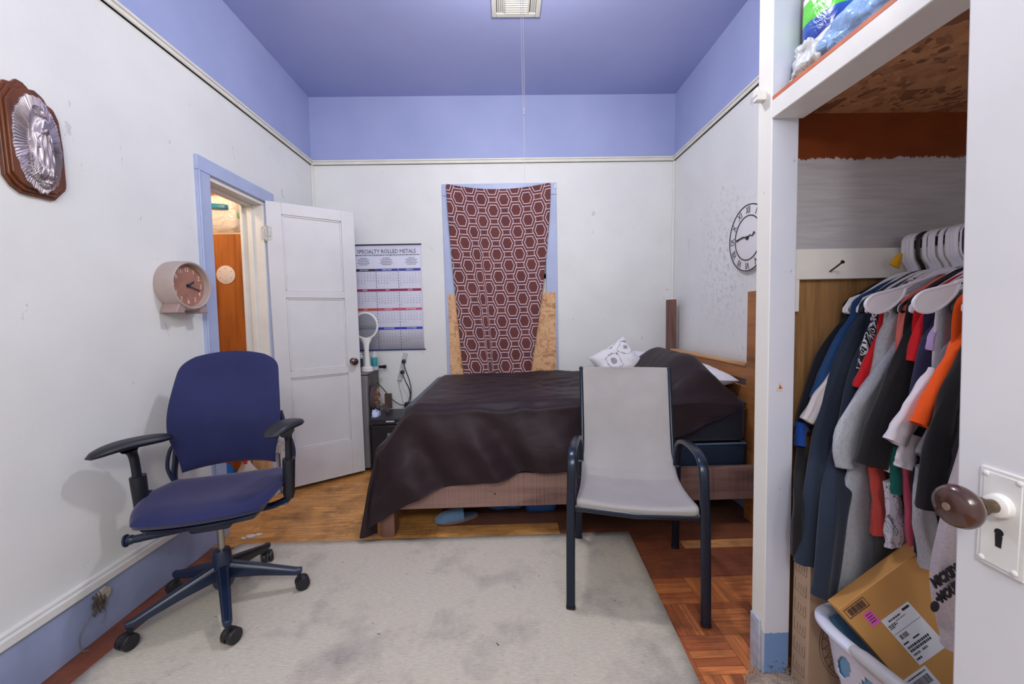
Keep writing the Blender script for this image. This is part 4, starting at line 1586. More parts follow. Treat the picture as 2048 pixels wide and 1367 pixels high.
def hem(x):
    for (a, za), (b_, zb) in zip(HEM, HEM[1:]):
        if x <= b_:
            return za + (zb - za) * max(0, (x - a)) / (b_ - a)
    return HEM[-1][1]
NU, NV = 210, 120
OVF = .44
def spread(u, v):
    s = (XF - OVF) + u * (1.352 - (XF - OVF))
    # rows: v 0..0.55 across the top from the far side, then the near overhang
    xt = max(s, XF)
    ztn = ztop(xt, YN + .04)
    ov = ztn - hem(xt)
    if s < XF:
        k = (XF - s) / OVF
        ov = ztn - .03
    if v < .55:
        t = 3.475 - (3.475 - YN) * (v / .55)
        dt = 0
    else:
        t = YN
        dt = (v - .55) / .45 * ov
    ds = max(0, XF - s)
    if ds > 0 and dt > 0:
        d = min(math.hypot(ds, dt), .475)
        a = math.atan2(dt, ds)
        rad = .012 + .16 * d * math.sin(2 * a) ** 2 + .05 * d
        x = XF - rad * math.cos(a) - .02 * d
        y = YN - rad * math.sin(a)
        z = ztop(XF, YN + .04) - d
        f = .012 * math.sin(a * 9) * smooth(.03, .25, d)
        x -= f * math.cos(a); y -= f * math.sin(a)
    elif ds > 0:
        y = t
        z = ztop(XF, t) - min(ds, .46) * (1 if ds > .02 else 1)
        x = XF - .014 - .10 * ds - .012 * math.sin(t * 17) * smooth(.03, .25, ds)
    else:
        x = s
        z0 = ztop(s, t)
        if dt <= 0:
            y = t
            z = z0 - .035 * smooth(YN + .055, YN, y) ** 2
            z -= .02 * smooth(3.42, 3.475, y)
        else:
            z = z0 - .035 - max(0, dt - .02)
            z = max(z, hem(xt))
            q = smooth(.0, .3, dt)
            fold = .026 * math.sin(s * 11.5 + .9 * math.sin(s * 4) - dt * 8.5) + .012 * math.sin(s * 27 - dt * 15 + 2)
            fold *= 1.0 - .6 * smooth(.5, 1.0, s)
            fold += .018 * noise.noise(Vector((s * 5 - dt * 7, dt * 5, 1)))
            y = YN - .004 - .010 * smooth(0, .03, dt) - .016 * q - q * (fold + .030)
            x = s - .12 * dt * smooth(-.2, -.73, s)
            # diagonal drape towards the left corner
    n_ = noise.noise(Vector((x * 14, y * 14, z * 14))) * .0025
    return (x, y - n_, z + n_)
CL = new_mat('dark brown bedspread')
_m, nt_, b_ = CL
n_ = nt_.noise(nt_.coord('Object'), 3, 3)
nt_.link(nt_.ramp(n_, [(.3, S(34, 21, 27)), (.7, S(41, 27, 33))]), b_.inputs['Base Color'])
b_.inputs['Roughness'].default_value = .55
b_.inputs['Sheen Weight'].default_value = .04
b_.inputs['Specular IOR Level'].default_value = .28
b_.inputs['Sheen Roughness'].default_value = .45
b_.inputs['Sheen Tint'].default_value = (.9, .8, .82, 1)
g1 = nt_.noise(nt_.coord('Object', (1.2, 3, 3), (0, .5, .35)), 4, 5, .6, .9)
g2_ = nt_.noise(nt_.coord('Object'), 26, 4)
nt_.link(nt_.bump(nt_.math('ADD', g1, nt_.math('MULTIPLY', g2_, .2)), .16, .02), b_.inputs['Normal'])
m = MB().grid(spread, NU, NV)
sp = m.build('bedspread', _m, angle=3, solid=.003)
tag(sp, 'dark brown bedspread draped over the bed down to the floor at its foot', 'bedspread')

# pillows
def pillow(name, M, w, h, t, mat, label, seed=0, pinch=.5):
    m = MB(M)
    def f(side):
        def g(u, v):
            a = u * 2 - 1; b_ = v * 2 - 1
            e = max(0, (1 - abs(a) ** 2.6)) * max(0, (1 - abs(b_) ** 2.6))
            z = t / 2 * e ** .45
            k = 1 - .10 * (1 - abs(a)) * abs(b_) ** 3
            k2 = 1 - .10 * (1 - abs(b_)) * abs(a) ** 3
            z += .012 * noise.noise(Vector((a * 3 + seed, b_ * 3, side))) * e
            z += .006 * noise.noise(Vector((a * 9 + seed, b_ * 7, side))) * e ** .3
            return (a * w / 2 * k2, b_ * h / 2 * k, z * side)
        return g
    m.grid(f(1), 30, 24); m.grid(f(-1), 30, 24)
    o = m.build(name, mat, angle=3)
    bm_ = None
    return tag(o, label, 'pillow')


PILW = pm('white pillowcase', S(226, 226, 234), .8, var=.03, vscale=5, sheen=.2)
def floral():
    m, nt, b = new_mat('floral pillowcase')
    v = nt.coord('Object')
    vo = nt.new('ShaderNodeTexVoronoi'); nt.link(v, vo.inputs['Vector']); vo.inputs['Scale'].default_value = 7
    vo.inputs['Randomness'].default_value = 1
    n = nt.noise(v, 14, 3)
    d = nt.math('ADD', vo.outputs['Distance'], nt.math('MULTIPLY', nt.math('SUBTRACT', n, .5), 1.1))
    leaf = nt.math('LESS_THAN', d, .12)
    ed = nt.math('LESS_THAN', nt.math('ABSOLUTE', nt.math('SUBTRACT', d, .42)), .02)
    c = nt.mix(leaf, S(224, 222, 226), S(150, 148, 156))
    c = nt.mix(ed, c, S(118, 116, 122))
    nt.link(c, b.inputs['Base Color'])
    b.inputs['Roughness'].default_value = .85
    return m


FL = floral()
pillow('pillow', frame((.885, 3.06, .875), (.80, .1, .45), (-.5, .45, .75)), .34, .30, .19, FL, 'white pillow with grey flower print, leaning at the wall side of the bed', 1)
pillow('pillow', frame((1.14, 3.17, .835), (.95, .1, -.02), (-.05, .95, .25)), .46, .42, .16, PILW, 'plain white pillow lying flat behind the bedspread hump', 4)
pillow('pillow', frame((1.262, 2.66, .832), (.04, .99, .0), (-.99, .04, .02)), .60, .36, .14, PILW, 'plain white pillow whose corner sticks out beside the near headboard post', 7)

# under the bed
def slipper(M, label):
    t = thing('slipper', label, 'slipper', tuple(M.translation))
    m = MB(M)
    L = .27
    def wdt(u): return .040 + .012 * math.sin(PI * min(1, u * 1.1)) + (.010 if u > .5 else 0) * 1.0
    def sole(z0, z1, k, name, mat):
        mm = MB(M)
        pts = []
        n = 40
        for i in range(n):
            a = 2 * PI * i / n
            u = .5 - .5 * math.cos(a)
            x = L * (.5 - .5 * math.cos(a)) - L / 2
            y = (.046 * math.sin(a) * (1 + .18 * math.sin((u - .3) * 3))) * k
            pts.append((x * k, y))
        mm.prism(pts[::-1] if False else pts, z0, z1)
        return mm.build(name, mat, t, bevel=.004)
    sole(.001, .018, 1.0, 'sole', pm('brown felt sole', S(120, 84, 76), .8, var=.1))
    sole(.018, .026, .96, 'insole', pm('slate insole', S(70, 90, 116), .9))
    m = MB(M)
    def up(u, v):
        x = -L / 2 + .10 + u * (L - .10) * 0 + u * (L / 2 + .035)
        uu = (x + L / 2) / L
        w = .047 * math.sqrt(max(.0, 1 - max(0, (uu - .62) / .39) ** 2.4)) * (1 + .1 * (uu - .3))
        a = PI * v
        hgt = .062 * math.sqrt(max(0, 1 - ((uu - .42) / .60) ** 2)) if uu < 1.02 else 0
        return (x, w * math.cos(a), .014 + hgt * math.sin(a) ** .8)
    m.grid(up, 26, 22)
    m.build('upper', pm('slate blue felt', S(92, 122, 156), .95, var=.1, vscale=60, bump=.5, bscale=220, sheen=.3), t, angle=3, solid=.004)
    return t
slipper(frame((-.312, 2.375, 0), (-.93, -.30, 0), (.30, -.93, 0)), 'slate blue felt slipper on the floor under the bed')
BB = new_mat('blue storage bag')
BB[2].inputs['Base Color'].default_value = S(64, 100, 168); BB[2].inputs['Roughness'].default_value = .25
BB[1].link(BB[1].bump(BB[1].noise(BB[1].coord('Object'), 22, 4, .6, 1.5), .7, .02), BB[2].inputs['Normal'])
lumpy('storage_bag', (-.01, 2.53, .075), (.16, .09, .075), BB[0], 'crinkled blue plastic storage bag under the bed beside the slipper', 'bag', 31, .12)
m = MB()
def tub(u, v):
    a = 2 * PI * u
    def q(t_): return math.copysign(abs(t_) ** .35, t_)
    k = (.86 + .14 * v)
    return (.215 + .115 * k * q(math.cos(a)), 2.54 + .12 * k * q(math.sin(a)), .005 + .125 * v)
m.grid(tub, 48, 6)
m.add([(.12, 2.45, .008), (.31, 2.45, .008), (.31, 2.63, .008), (.12, 2.63, .008)], [(0, 1, 2, 3)])
o = m.build('storage_tub', pm('blue tub plastic', S(48, 88, 156), .3, var=.05), solid=.003, angle=1)
tag(o, 'smooth blue plastic tub under the bed right of the crinkled bag', 'tub')

# ---------------------------------------------------------------- patio chair
pc = thing('patio_chair', 'patio armchair with taupe mesh sling and dark navy metal frame', 'chair', (.581, 1.804, 0))
r_ = Vector((.974, -.226, 0)).normalized(); f_ = Vector((-.226, -.974, 0)).normalized()
PC = Matrix(((r_.x, f_.x, 0, .581), (r_.y, f_.y, 0, 1.804), (0, 0, 1, 0), (0, 0, 0, 1)))   # local x right, y forward, z up
FM = pm('dark blue black chair metal', S(18, 32, 52), .28, .35, var=.06, spec=.7)
for s in (-1, 1):
    # flat oval tube: front leg, arm, rear leg
    a0 = .262 * s
    pts = [(a0 + .004 * s, .275, .010), (a0 + .001 * s, .268, .35), (a0 - .004 * s, .262, .56), (a0 - .005 * s, .248, .636), (a0 - .007 * s, .20, .668), (a0 - .010 * s, .12, .672), (a0 - .016 * s, .0, .660), (a0 - .022 * s, -.09, .63), (a0 - .024 * s, -.135, .58), (a0 - .024 * s, -.16, .50), (a0 - .018 * s, -.20, .30), (a0 - .008 * s, -.272, .010)]
    cm = catmull(pts, 6)
    # split into front leg, armrest and rear leg
    i1, i2 = 6 * 2, 6 * 7 + 3
    for nm, seg in (('leg', cm[:i1 + 1]), ('armrest', cm[i1:i2 + 1]), ('leg', cm[i2:])):
        MB(PC).tube(seg, .0125, 12, b=.019 if nm != 'x' else .019, wdir=None).build(nm, FM, pc) if False else None
        m = MB(PC)
        m.tube(seg, .0185, 16, b=.011, wdir=(1, 0, 0), sq=.55)
        m.build(nm, FM, pc)
    for e in (cm[0], cm[-1]):
        m = MB(PC).tube([(e[0], e[1], 0.008 if e[1] > 0 or s < 0 else .001), (e[0], e[1], .020)], .0200, 16, b=.0125, wdir=(1, 0, 0), sq=.55)
        m.build('foot_cap', BLACK, pc)
    sr = catmull([(.228 * s, .262, .448), (.230 * s, .235, .470), (.229 * s, .12, .456), (.226 * s, .0, .446), (.225 * s, -.10, .449), (.225 * s, -.165, .488), (.226 * s, -.205, .56), (.228 * s, -.26, .70), (.232 * s, -.33, .87), (.235 * s, -.365, .948)], 6)
    MB(PC).tube(sr, .0105, 10).build('sling_rail', FM, pc)
    m = MB(PC)
    m.ball((sr[-1][0], sr[-1][1], sr[-1][2]), .012, 6)
    m.build('rail_cap', BLACK, pc)
    # brackets
    m = MB(PC)
    m.tube([(.226 * s, -.155, .49), (.247 * s, -.155, .49)], .008, 8).tube([(.236 * s, .225, .44), (.262 * s, .262, .43)], .010, 8)
    m.build('bracket', FM, pc)
MB(PC).tube([(-.25, .255, .442), (0, .262, .432), (.25, .255, .442)], .013, 10, b=.016, wdir=(0, 1, 0)).build('front_crossbar', FM, pc)
MB(PC).tube([(-.245, -.17, .40), (0, -.17, .395), (.245, -.17, .40)], .011, 10).build('rear_crossbar', FM, pc)
MB(PC).tube([(-.232, -.366, .918), (-.15, -.392, .912), (.15, -.392, .912), (.232, -.366, .918)], .006, 10).build('top_crossbar', FM, pc)
SL = new_mat('taupe mesh sling')
_m, nt_, b_ = SL
v_ = nt_.coord('Object')
x_, y_, z_ = nt_.sep(nt_.coord('Object', (1, 1, 1), (0, 0, -.228)))
st_ = nt_.math('LESS_THAN', nt_.math('FRACT', nt_.math('MULTIPLY', x_, 190)), .35)
nn_ = nt_.noise(v_, 5, 3)
c_ = nt_.ramp(nn_, [(.3, S(158, 154, 153)), (.7, S(170, 166, 165))])
c_ = nt_.mix(nt_.math('MULTIPLY', st_, .35), c_, S(132, 128, 130))
nt_.link(c_, b_.inputs['Base Color']); b_.inputs['Roughness'].default_value = .75
nt_.link(nt_.bump(nt_.noise(v_, 500, 2), .3, .002), b_.inputs['Normal'])
prof = catmull([(.266, .442), (.270, .462), (.255, .474), (.20, .467), (.12, .457), (.0, .446), (-.10, .450), (-.160, .486), (-.205, .56), (-.26, .70), (-.33, .87), (-.362, .938), (-.372, .940)], 8)
NP = len(prof) - 1
def sling(u, v):
    f = v * NP
    i = min(int(f), NP - 1)
    p = prof[i].lerp(prof[i + 1], f - i)
    a = u * 2 - 1
    hw = .236 + .010 * smooth(.45, 0, v) + .008 * max(0, 1 - abs(v - .02) * 12)
    hw = .229 + .008 * smooth(.4, .1, v)
    sag = (1 - a * a)
    y, z = p[0], p[1]
    if v < .5:
        z -= .020 * sag * smooth(0, .15, v) + .012 * sag * (1 - smooth(0, .1, v))
    else:
        w_ = smooth(.5, .7, v)
        y -= .030 * sag * w_ * (1 - .6 * smooth(.85, 1, v))
        z -= .010 * sag * smooth(.95, 1, v) - 0
    y += .014 * sag * math.exp(-((v - .60) / .05) ** 2)
    return (a * hw, y, z + .010)
pm_ = MB(PC).grid(sling, 28, 90)
pm_.build('sling', _m, pc, angle=3, solid=.003)

# ---------------------------------------------------------------- office chair
oc = thing('office_chair', 'navy blue upholstered swivel office chair with black arms and castors', 'chair', (-1.261, 1.70, 0))
th = math.radians(17)
r_ = Vector((math.cos(th), math.sin(th), 0)); f_ = Vector((math.sin(th), -math.cos(th), 0))
OC = Matrix(((r_.x, f_.x, 0, -1.261), (r_.y, f_.y, 0, 1.70), (0, 0, 1, 0), (0, 0, 0, 1)))
NV = new_mat('navy chair fabric')
_m, nt_, b_ = NV
v_ = nt_.coord('Object')
n_ = nt_.noise(v_, 6, 4)
nt_.link(nt_.ramp(n_, [(.3, S(22, 29, 78)), (.7, S(31, 37, 86))]), b_.inputs['Base Color'])
b_.inputs['Roughness'].default_value = .85
b_.inputs['Sheen Weight'].default_value = .35
b_.inputs['Sheen Tint'].default_value = (.75, .65, .7, 1)
b_.inputs['Sheen Roughness'].default_value = .4
vo_ = nt_.new('ShaderNodeTexVoronoi'); nt_.link(v_, vo_.inputs['Vector']); vo_.inputs['Scale'].default_value = 420
nt_.link(nt_.bump(vo_.outputs['Distance'], .25, .002), b_.inputs['Normal'])
NAVYF = _m
CBL = pm('blue black chair plastic', S(17, 32, 60), .36, var=.06, spec=.6)
CBK = pm('charcoal chair plastic', S(24, 26, 36), .45, var=.06)
# five legs with castors
base_c = Vector((-1.258, 1.70, 0))
MB().lathe([(.034, .095), (.040, .11), (.040, .19), (.036, .215), (.033, .25), (.030, .258), (.016, .260)], Matrix.Translation(base_c), 28).build('hub', CBL, oc)
MB().lathe([(.0135, .25), (.0135, .40)], Matrix.Translation(base_c), 20).build('gas_column', STEEL, oc)
feet = [(-1.465, 1.481), (-1.086, 1.470), (-.971, 1.776), (-1.241, 1.987), (-1.530, 1.782)]
mean = Vector((sum(p[0] for p in feet) / 5, sum(p[1] for p in feet) / 5, 0))
rots = [.5, 2.2, .35, .8, 1.2]
for k, (fx, fy) in enumerate(feet):
    d = (Vector((fx, fy, 0)) - base_c)
    ang = math.atan2(d.y, d.x)
    L = d.length
    e = base_c + d.normalized() * (L - .0)
    pts = [base_c + d.normalized() * .02 + Vector((0, 0, .168)), base_c + d.normalized() * (L * .5) + Vector((0, 0, .138)), e + Vector((0, 0, .100))]
    m = MB()
    s_ = Vector((-d.y, d.x, 0)).normalized()
    secs = [(pts[0], .024, .036), (pts[1], .020, .024), (pts[2] - d.normalized() * .012, .017, .015), (pts[2] + d.normalized() * .014, .012, .012)]
    vs = []
    for p, w, h in secs:
        for a, b__ in ((-1, -.9), (1, -.9), (1, .5), (.6, 1), (-.6, 1), (-1, .5)):
            vs.append(p + s_ * (w * a) + Vector((0, 0, h * b__)))
    fs2 = []
    for i in range(3):
        for j in range(6):
            l = (j + 1) % 6
            fs2.append((i * 6 + j, i * 6 + l, i * 6 + 6 + l, i * 6 + 6 + j))
    fs2 += [tuple(range(6))[::-1], tuple(18 + j for j in range(6))]
    m.add(vs, fs2)
    leg = m.build('base_leg', CBL if k != 3 else CBK, oc, bevel=.005, seg=3)
    # castor
    ct = Matrix.Translation((fx, fy, 0)) @ Matrix.Rotation(rots[k] + ang, 4, 'Z')
    m = MB(ct)
    for s in (-1, 1):
        W = Matrix.Translation((.012, .015 * s, .0385)) @ Matrix.Rotation(PI / 2 * s, 4, 'X')
        m.lathe([(.020, -.010), (.027, -.010), (.0298, -.006), (.0298, .006), (.027, .010), (.008, .0115), (.001, .0115)], W, 28)
    cw = m.build('castor_wheel', pm('castor rubber', S(28, 28, 34), .4), leg)
    m = MB(ct)
    m.tube([(0, 0, .058), (0, 0, .10)], .009, 12)
    m.tube(arc((.012, 0, .0385), .026, PI * .05, PI * .95, 10, 'xz'), .007, 8, b=.005, wdir=(0, 1, 0))
    m.build('castor_fork', CBK, leg)

# seat
m = MB(OC)
def seat(side):
    def g(u, v):
        # u across, v from back to front
        a = u * 2 - 1
        b__ = v * 2 - 1
        # rounded rectangle mapping
        x = a * math.sqrt(1 - .34 * b__ * b__) ; y = b__ * math.sqrt(1 - .30 * a * a)
        hw = .252 + .010 * (1 - v)
        X = x * hw * 1.03; Y = -.012 + y * .226
        e = max(0, 1 - max(abs(a), abs(b__)) ** 6)
        z = .503
        z -= .012 * smooth(.7, 1.0, v) ** 1.2
        z += .0 * smooth(.3, 0, v)
        z -= .012 * (1 - (x) ** 2) * (1 - y * y)
        z += .020 * abs(x) ** 2.2 * smooth(1.05, .3, v)
        t_ = (.020 + .006) * e ** .5
        return (X - .008, Y, z + (t_ if side > 0 else -t_ * 1.3))
    return g
m.grid(seat(1), 40, 36).grid(seat(-1), 40, 36)
m.build('seat_cushion', NAVYF, oc, angle=3)
m = MB(OC)
def pan_(side):
    def g(u, v):
        a = u * 2 - 1; b__ = v * 2 - 1
        x = a * math.sqrt(1 - .34 * b__ * b__); y = b__ * math.sqrt(1 - .30 * a * a)
        z = .473 - .012 * smooth(.65, 1, v) + .02 * abs(x) ** 2 * smooth(1.0, .3, v)
        e = max(0, 1 - max(abs(a), abs(b__)) ** 4)
        return (x * .235 - .006, -.012 + y * .208, z - (0 if side > 0 else .045 * e ** .6))
    return g
m.grid(pan_(1), 30, 30).grid(pan_(-1), 30, 30)
m.build('seat_pan', CBL, oc, angle=2)
m = MB(OC)
m.box((-.075, -.16, .385), (.075, .10, .435)).tube([(0, 0, .36), (0, 0, .40)], .03, 16)
m.build('tilt_mechanism', CBL, oc, bevel=.015, seg=3)
# levers
m = MB(OC)
m.tube(catmull([(-.10, .08, .410), (-.18, .085, .406), (-.235, .085, .402), (-.262, .085, .401), (-.278, .085, .400), (-.286, .085, .399)], 5), [.014] * 10 + [.015] * 5 + [.018] * 5 + [.024] * 4 + [.018, .006], 16)
m.build('side_handle', CBL, oc)
m = MB(OC)
m.tube([(.10, .0, .420), (.20, -.005, .420)], .007, 8).tube([(.19, -.005, .420), (.225, -.005, .42), (.255, -.005, .422), (.27, -.005, .422)], [.012, .020, .020, .008], 12, b=.005, wdir=(0, 1, 0))
m.build('lever', CBL, oc)

# backrest
def back(side):
    def g(u, v):
        a = u * 2 - 1
        z = .575 + v * .525
        # width: narrower at the bottom, widest a third up, rounded top
        hw = .190 + .036 * smooth(0, .38, v) - .020 * smooth(.45, 1.0, v)
        hw *= 1 - .30 * max(0, (v - .80) / .20) ** 3.6
        top = smooth(.80, 1.0, v)
        x = a * hw
        # rounded top corners
        rr = .085
        zz = z
        dx = max(0, abs(x) - (hw - rr))
        if False:
            zmax = 1.10 - rr + math.sqrt(max(0, rr * rr - dx * dx))
            zz = (z - (1.10 - rr)) / rr * (zmax - (1.10 - rr)) + 1.10 - rr
        zz += .020 * (1 - a * a) * smooth(.75, 1, v) - .012 * smooth(.75, 1, v)
        zz += .012 * (a * a) * smooth(.12, 0, v) * -1
        y = -.215 + .020 * math.sin(v * PI) * 1.6 - .085 * smooth(.35, 1.05, v)
        y += .045 * abs(a) ** 2.2 * (1 - .5 * v)
        e = max(0, 1 - abs(a) ** 8) * max(0, 1 - abs(v * 2 - 1) ** 10)
        t_ = .017 * e ** .5
        return (x, y + (t_ if side > 0 else -t_ * .8), zz)
    return g
m = MB(OC).grid(back(1), 44, 44).grid(back(-1), 44, 44)
m.build('backrest', NAVYF, oc, angle=3)
m = MB(OC)
def shell(u, v):
    p = Vector(back(-1)(.06 + .88 * u, .04 + .90 * v)); p.y -= .012; return p
m.grid(shell, 24, 24)
m.build('back_shell', CBK, oc, angle=3, solid=.006)
for s in (-1, 1):
    m = MB(OC)
    m.tube(catmull([(.10 * s, -.10, .415), (.20 * s, -.18, .44), (.245 * s, -.23, .52), (.235 * s, -.235, .62), (.222 * s, -.235, .72), (.205 * s, -.24, .80)], 6), .012, 10, b=.018, wdir=(1, 0, 0))
    m.tube(catmull([(.24 * s, -.22, .50), (.262 * s, -.215, .58), (.250 * s, -.22, .66), (.225 * s, -.235, .70)], 6), .008, 8)
    m.tube(catmull([(.16 * s, -.15, .43), (.262 * s, -.11, .50), (.27 * s, -.05, .53)], 5), .016, 10)
    m.build('back_arm', CBL, oc)
    # arm support
    m = MB(OC)
    m.tube(catmull([(.09 * s, -.02, .405), (.20 * s, -.02, .41), (.270 * s, -.02, .435)], 5), .022, 12, b=.014, wdir=(0, 1, 0))
    m.build('arm_bracket', CBL, oc)
    m = MB(OC)
    tz = .62
    m.tube([(.272 * s, -.02, .435), (.272 * s, -.02, .46), (.278 * s, -.02, .60), (.279 * s, -.02, tz)], [.018, .024, .026, .026], 16, b=[.022, .030, .034, .034], wdir=(1, 0, 0))
    m.build('arm_sleeve', CBK, oc)
    m = MB(OC)
    m.tube(catmull([(.279 * s, -.02, .58), (.282 * s, -.015, .68), (.285 * s, -.01, .72), (.283 * s, 0, .752)], 5), [.014] * 11 + [.016, .018, .022, .026, .03], 14, b=[.022] * 10 + [.024, .026, .03, .036, .042, .05], wdir=(1, 0, 0))
    m.build('arm_upright', CBK, oc)
for c, dr, l in (((-1.512, 1.602, .770), (-.53, -.85), .27), ((-.957, 1.705, .800), (-.14, -.99), .20)):
    dv = Vector((dr[0], dr[1], 0)).normalized()
    M = frame(c, tuple(dv), (-dv.y, dv.x, 0))
    m = MB(M)
    n = 30
    def pad(side):
        def g(u, v):
            a = 2 * PI * u
            q = lambda t_, p_: math.copysign(abs(t_) ** p_, t_)
            x = q(math.cos(a), .75) * l / 2 * v
            w = .050 - .006 * (x / l)
            y = q(math.sin(a), .8) * w * v
            zc = -.018 * (max(0, x / (l / 2))) ** 2 - .006 * (x / (l / 2)) ** 2
            h = .017 * (1 - v ** 6) ** .5
            return (x, y, zc + (h if side > 0 else -h * .9))
        return g
    m.grid(pad(1), 48, 12).grid(pad(-1), 48, 12)
    m.build('armrest', CBK, oc, angle=3)

# ---------------------------------------------------------------- wardrobe contents
FAB = {
    'navydk': S(24, 28, 44), 'royal': S(20, 66, 150), 'black': S(28, 27, 32), 'blue': S(28, 64, 112), 'palegrey': S(206, 200, 204),
    'slate': S(46, 58, 80), 'red': S(206, 24, 36), 'ltgrey': S(176, 176, 182), 'heather': S(172, 176, 186), 'salmon': S(226, 122, 112),
    'charcoal': S(40, 38, 42), 'indigo': S(48, 48, 86), 'lilac': S(176, 150, 200), 'white': S(230, 224, 232), 'midgrey': S(120, 122, 132),
    'orange': S(246, 92, 28), 'dkgrey': S(66, 66, 74), 'marl': S(186, 174, 180), 'heather2': S(176, 174, 182), 'coral': S(214, 84, 76),
    'whiteleaf': S(226, 224, 236), 'dkgrey2': S(96, 90, 90), 'teal': S(26, 112, 104), 'navy': S(30, 32, 74), 'rose': S(200, 84, 110), 'leaf': S(40, 42, 50),
}


def fabric(k):
    nm = 'fabric ' + k
    if nm in _cache: return _cache[nm]
    m, nt, b = new_mat(nm)
    c = FAB[k]
    if max(c[:3]) < .12:
        c = tuple(x * .62 for x in c[:3]) + (1,)
    v = nt.coord('Object')
    n = nt.noise(v, 9, 4)
    col = nt.ramp(n, [(.3, tuple(x * .9 for x in c[:3]) + (1,)), (.7, c)])
    if k in ('heather', 'ltgrey', 'marl', 'heather2', 'midgrey'):
        f = nt.noise(nt.coord('Object', (1, 1, .25 if k != 'marl' else 3)), 340 if k != 'marl' else 160, 3, .8)
        col = nt.mix(nt.math('MULTIPLY', nt.math('GREATER_THAN', f, .54), .35), col, tuple(x * .45 for x in c[:3]) + (1,))
    if k in ('leaf', 'whiteleaf'):
        w = nt.noise(nt.coord('Object', (1, 1, .5)), 34, 2, .5, 2.0)
        s_ = nt.math('LESS_THAN', nt.math('ABSOLUTE', nt.math('SUBTRACT', w, .5)), .035 if k == 'leaf' else .02)
        col = nt.mix(s_, col, S(210, 212, 224) if k == 'leaf' else S(120, 120, 134))
    nt.link(col, b.inputs['Base Color'])
    b.inputs['Roughness'].default_value = .85
    b.inputs['Specular IOR Level'].default_value = .25
    b.inputs['Sheen Weight'].default_value = .15
    nt.link(nt.bump(nt.math('ADD', nt.noise(nt.coord('Object', (1, 1, .25)), 30, 4), nt.math('MULTIPLY', nt.noise(v, 400, 2), .3)), .35, .006), b.inputs['Normal'])
    _cache[nm] = m
    return m


def cloth_tube(pts, thick, seed, mat, name, parent, flare=0, tw=0):
    """a hanging piece of cloth: swept soft ellipse with folds; pts = (x, y, z, half width)"""
    P = catmull([p[:3] for p in pts], 7)
    Ws = [v[0] for v in catmull([(p[3], 0, 0) for p in pts], 7)]
    N = len(P)
    n = 36
    vs, fs = [], []
    for i in range(N):
        d = (P[min(i + 1, N - 1)] - P[max(i - 1, 0)]).normalized()
        w = Vector((1, tw, 0)); w = (w - d * w.dot(d)).normalized()
        u = d.cross(w)
        t = i / (N - 1)
        for k in range(n):
            a = 2 * PI * k / n
            ca, sa = math.cos(a), math.sin(a)
            fold = 1 + .16 * smooth(0, .5, t) * math.sin(a * 5 + seed + t * 3) * abs(sa)
            q = noise.noise(Vector((ca * 1.5 + seed, sa * 1.5, t * 5))) * .004
            p = P[i] + w * (Ws[i] * math.copysign(abs(ca) ** .8, ca) + q) + u * (thick * sa * fold * (.75 + .25 * t) + q)
            vs.append(p)
    for i in range(N - 1):
        for k in range(n):
            l = (k + 1) % n
            fs.append((i * n + k, i * n + l, (i + 1) * n + l, (i + 1) * n + k))
    # dark hollow mouth of the sleeve / hem: turned in edge
    base = (N - 1) * n
    c0 = len(vs)
    for k in range(n):
        p = vs[base + k]; vs.append(P[-1] + (p - P[-1]) * .86)
    for k in range(n):
        p = vs[base + k]; vs.append(P[-1] + (p - P[-1]) * .80 - (P[-1] - P[-2]).normalized() * .03)
    for k in range(n):
        l = (k + 1) % n
        fs.append((base + k, base + l, c0 + l, c0 + k))
        fs.append((c0 + k, c0 + l, c0 + n + l, c0 + n + k))
    fs.append(tuple(c0 + n + k for k in range(n)))
    fs.append(tuple(range(n))[::-1])
    m = MB()
    m.add(vs, fs)
    return m.build(name, mat, parent, angle=1.4)


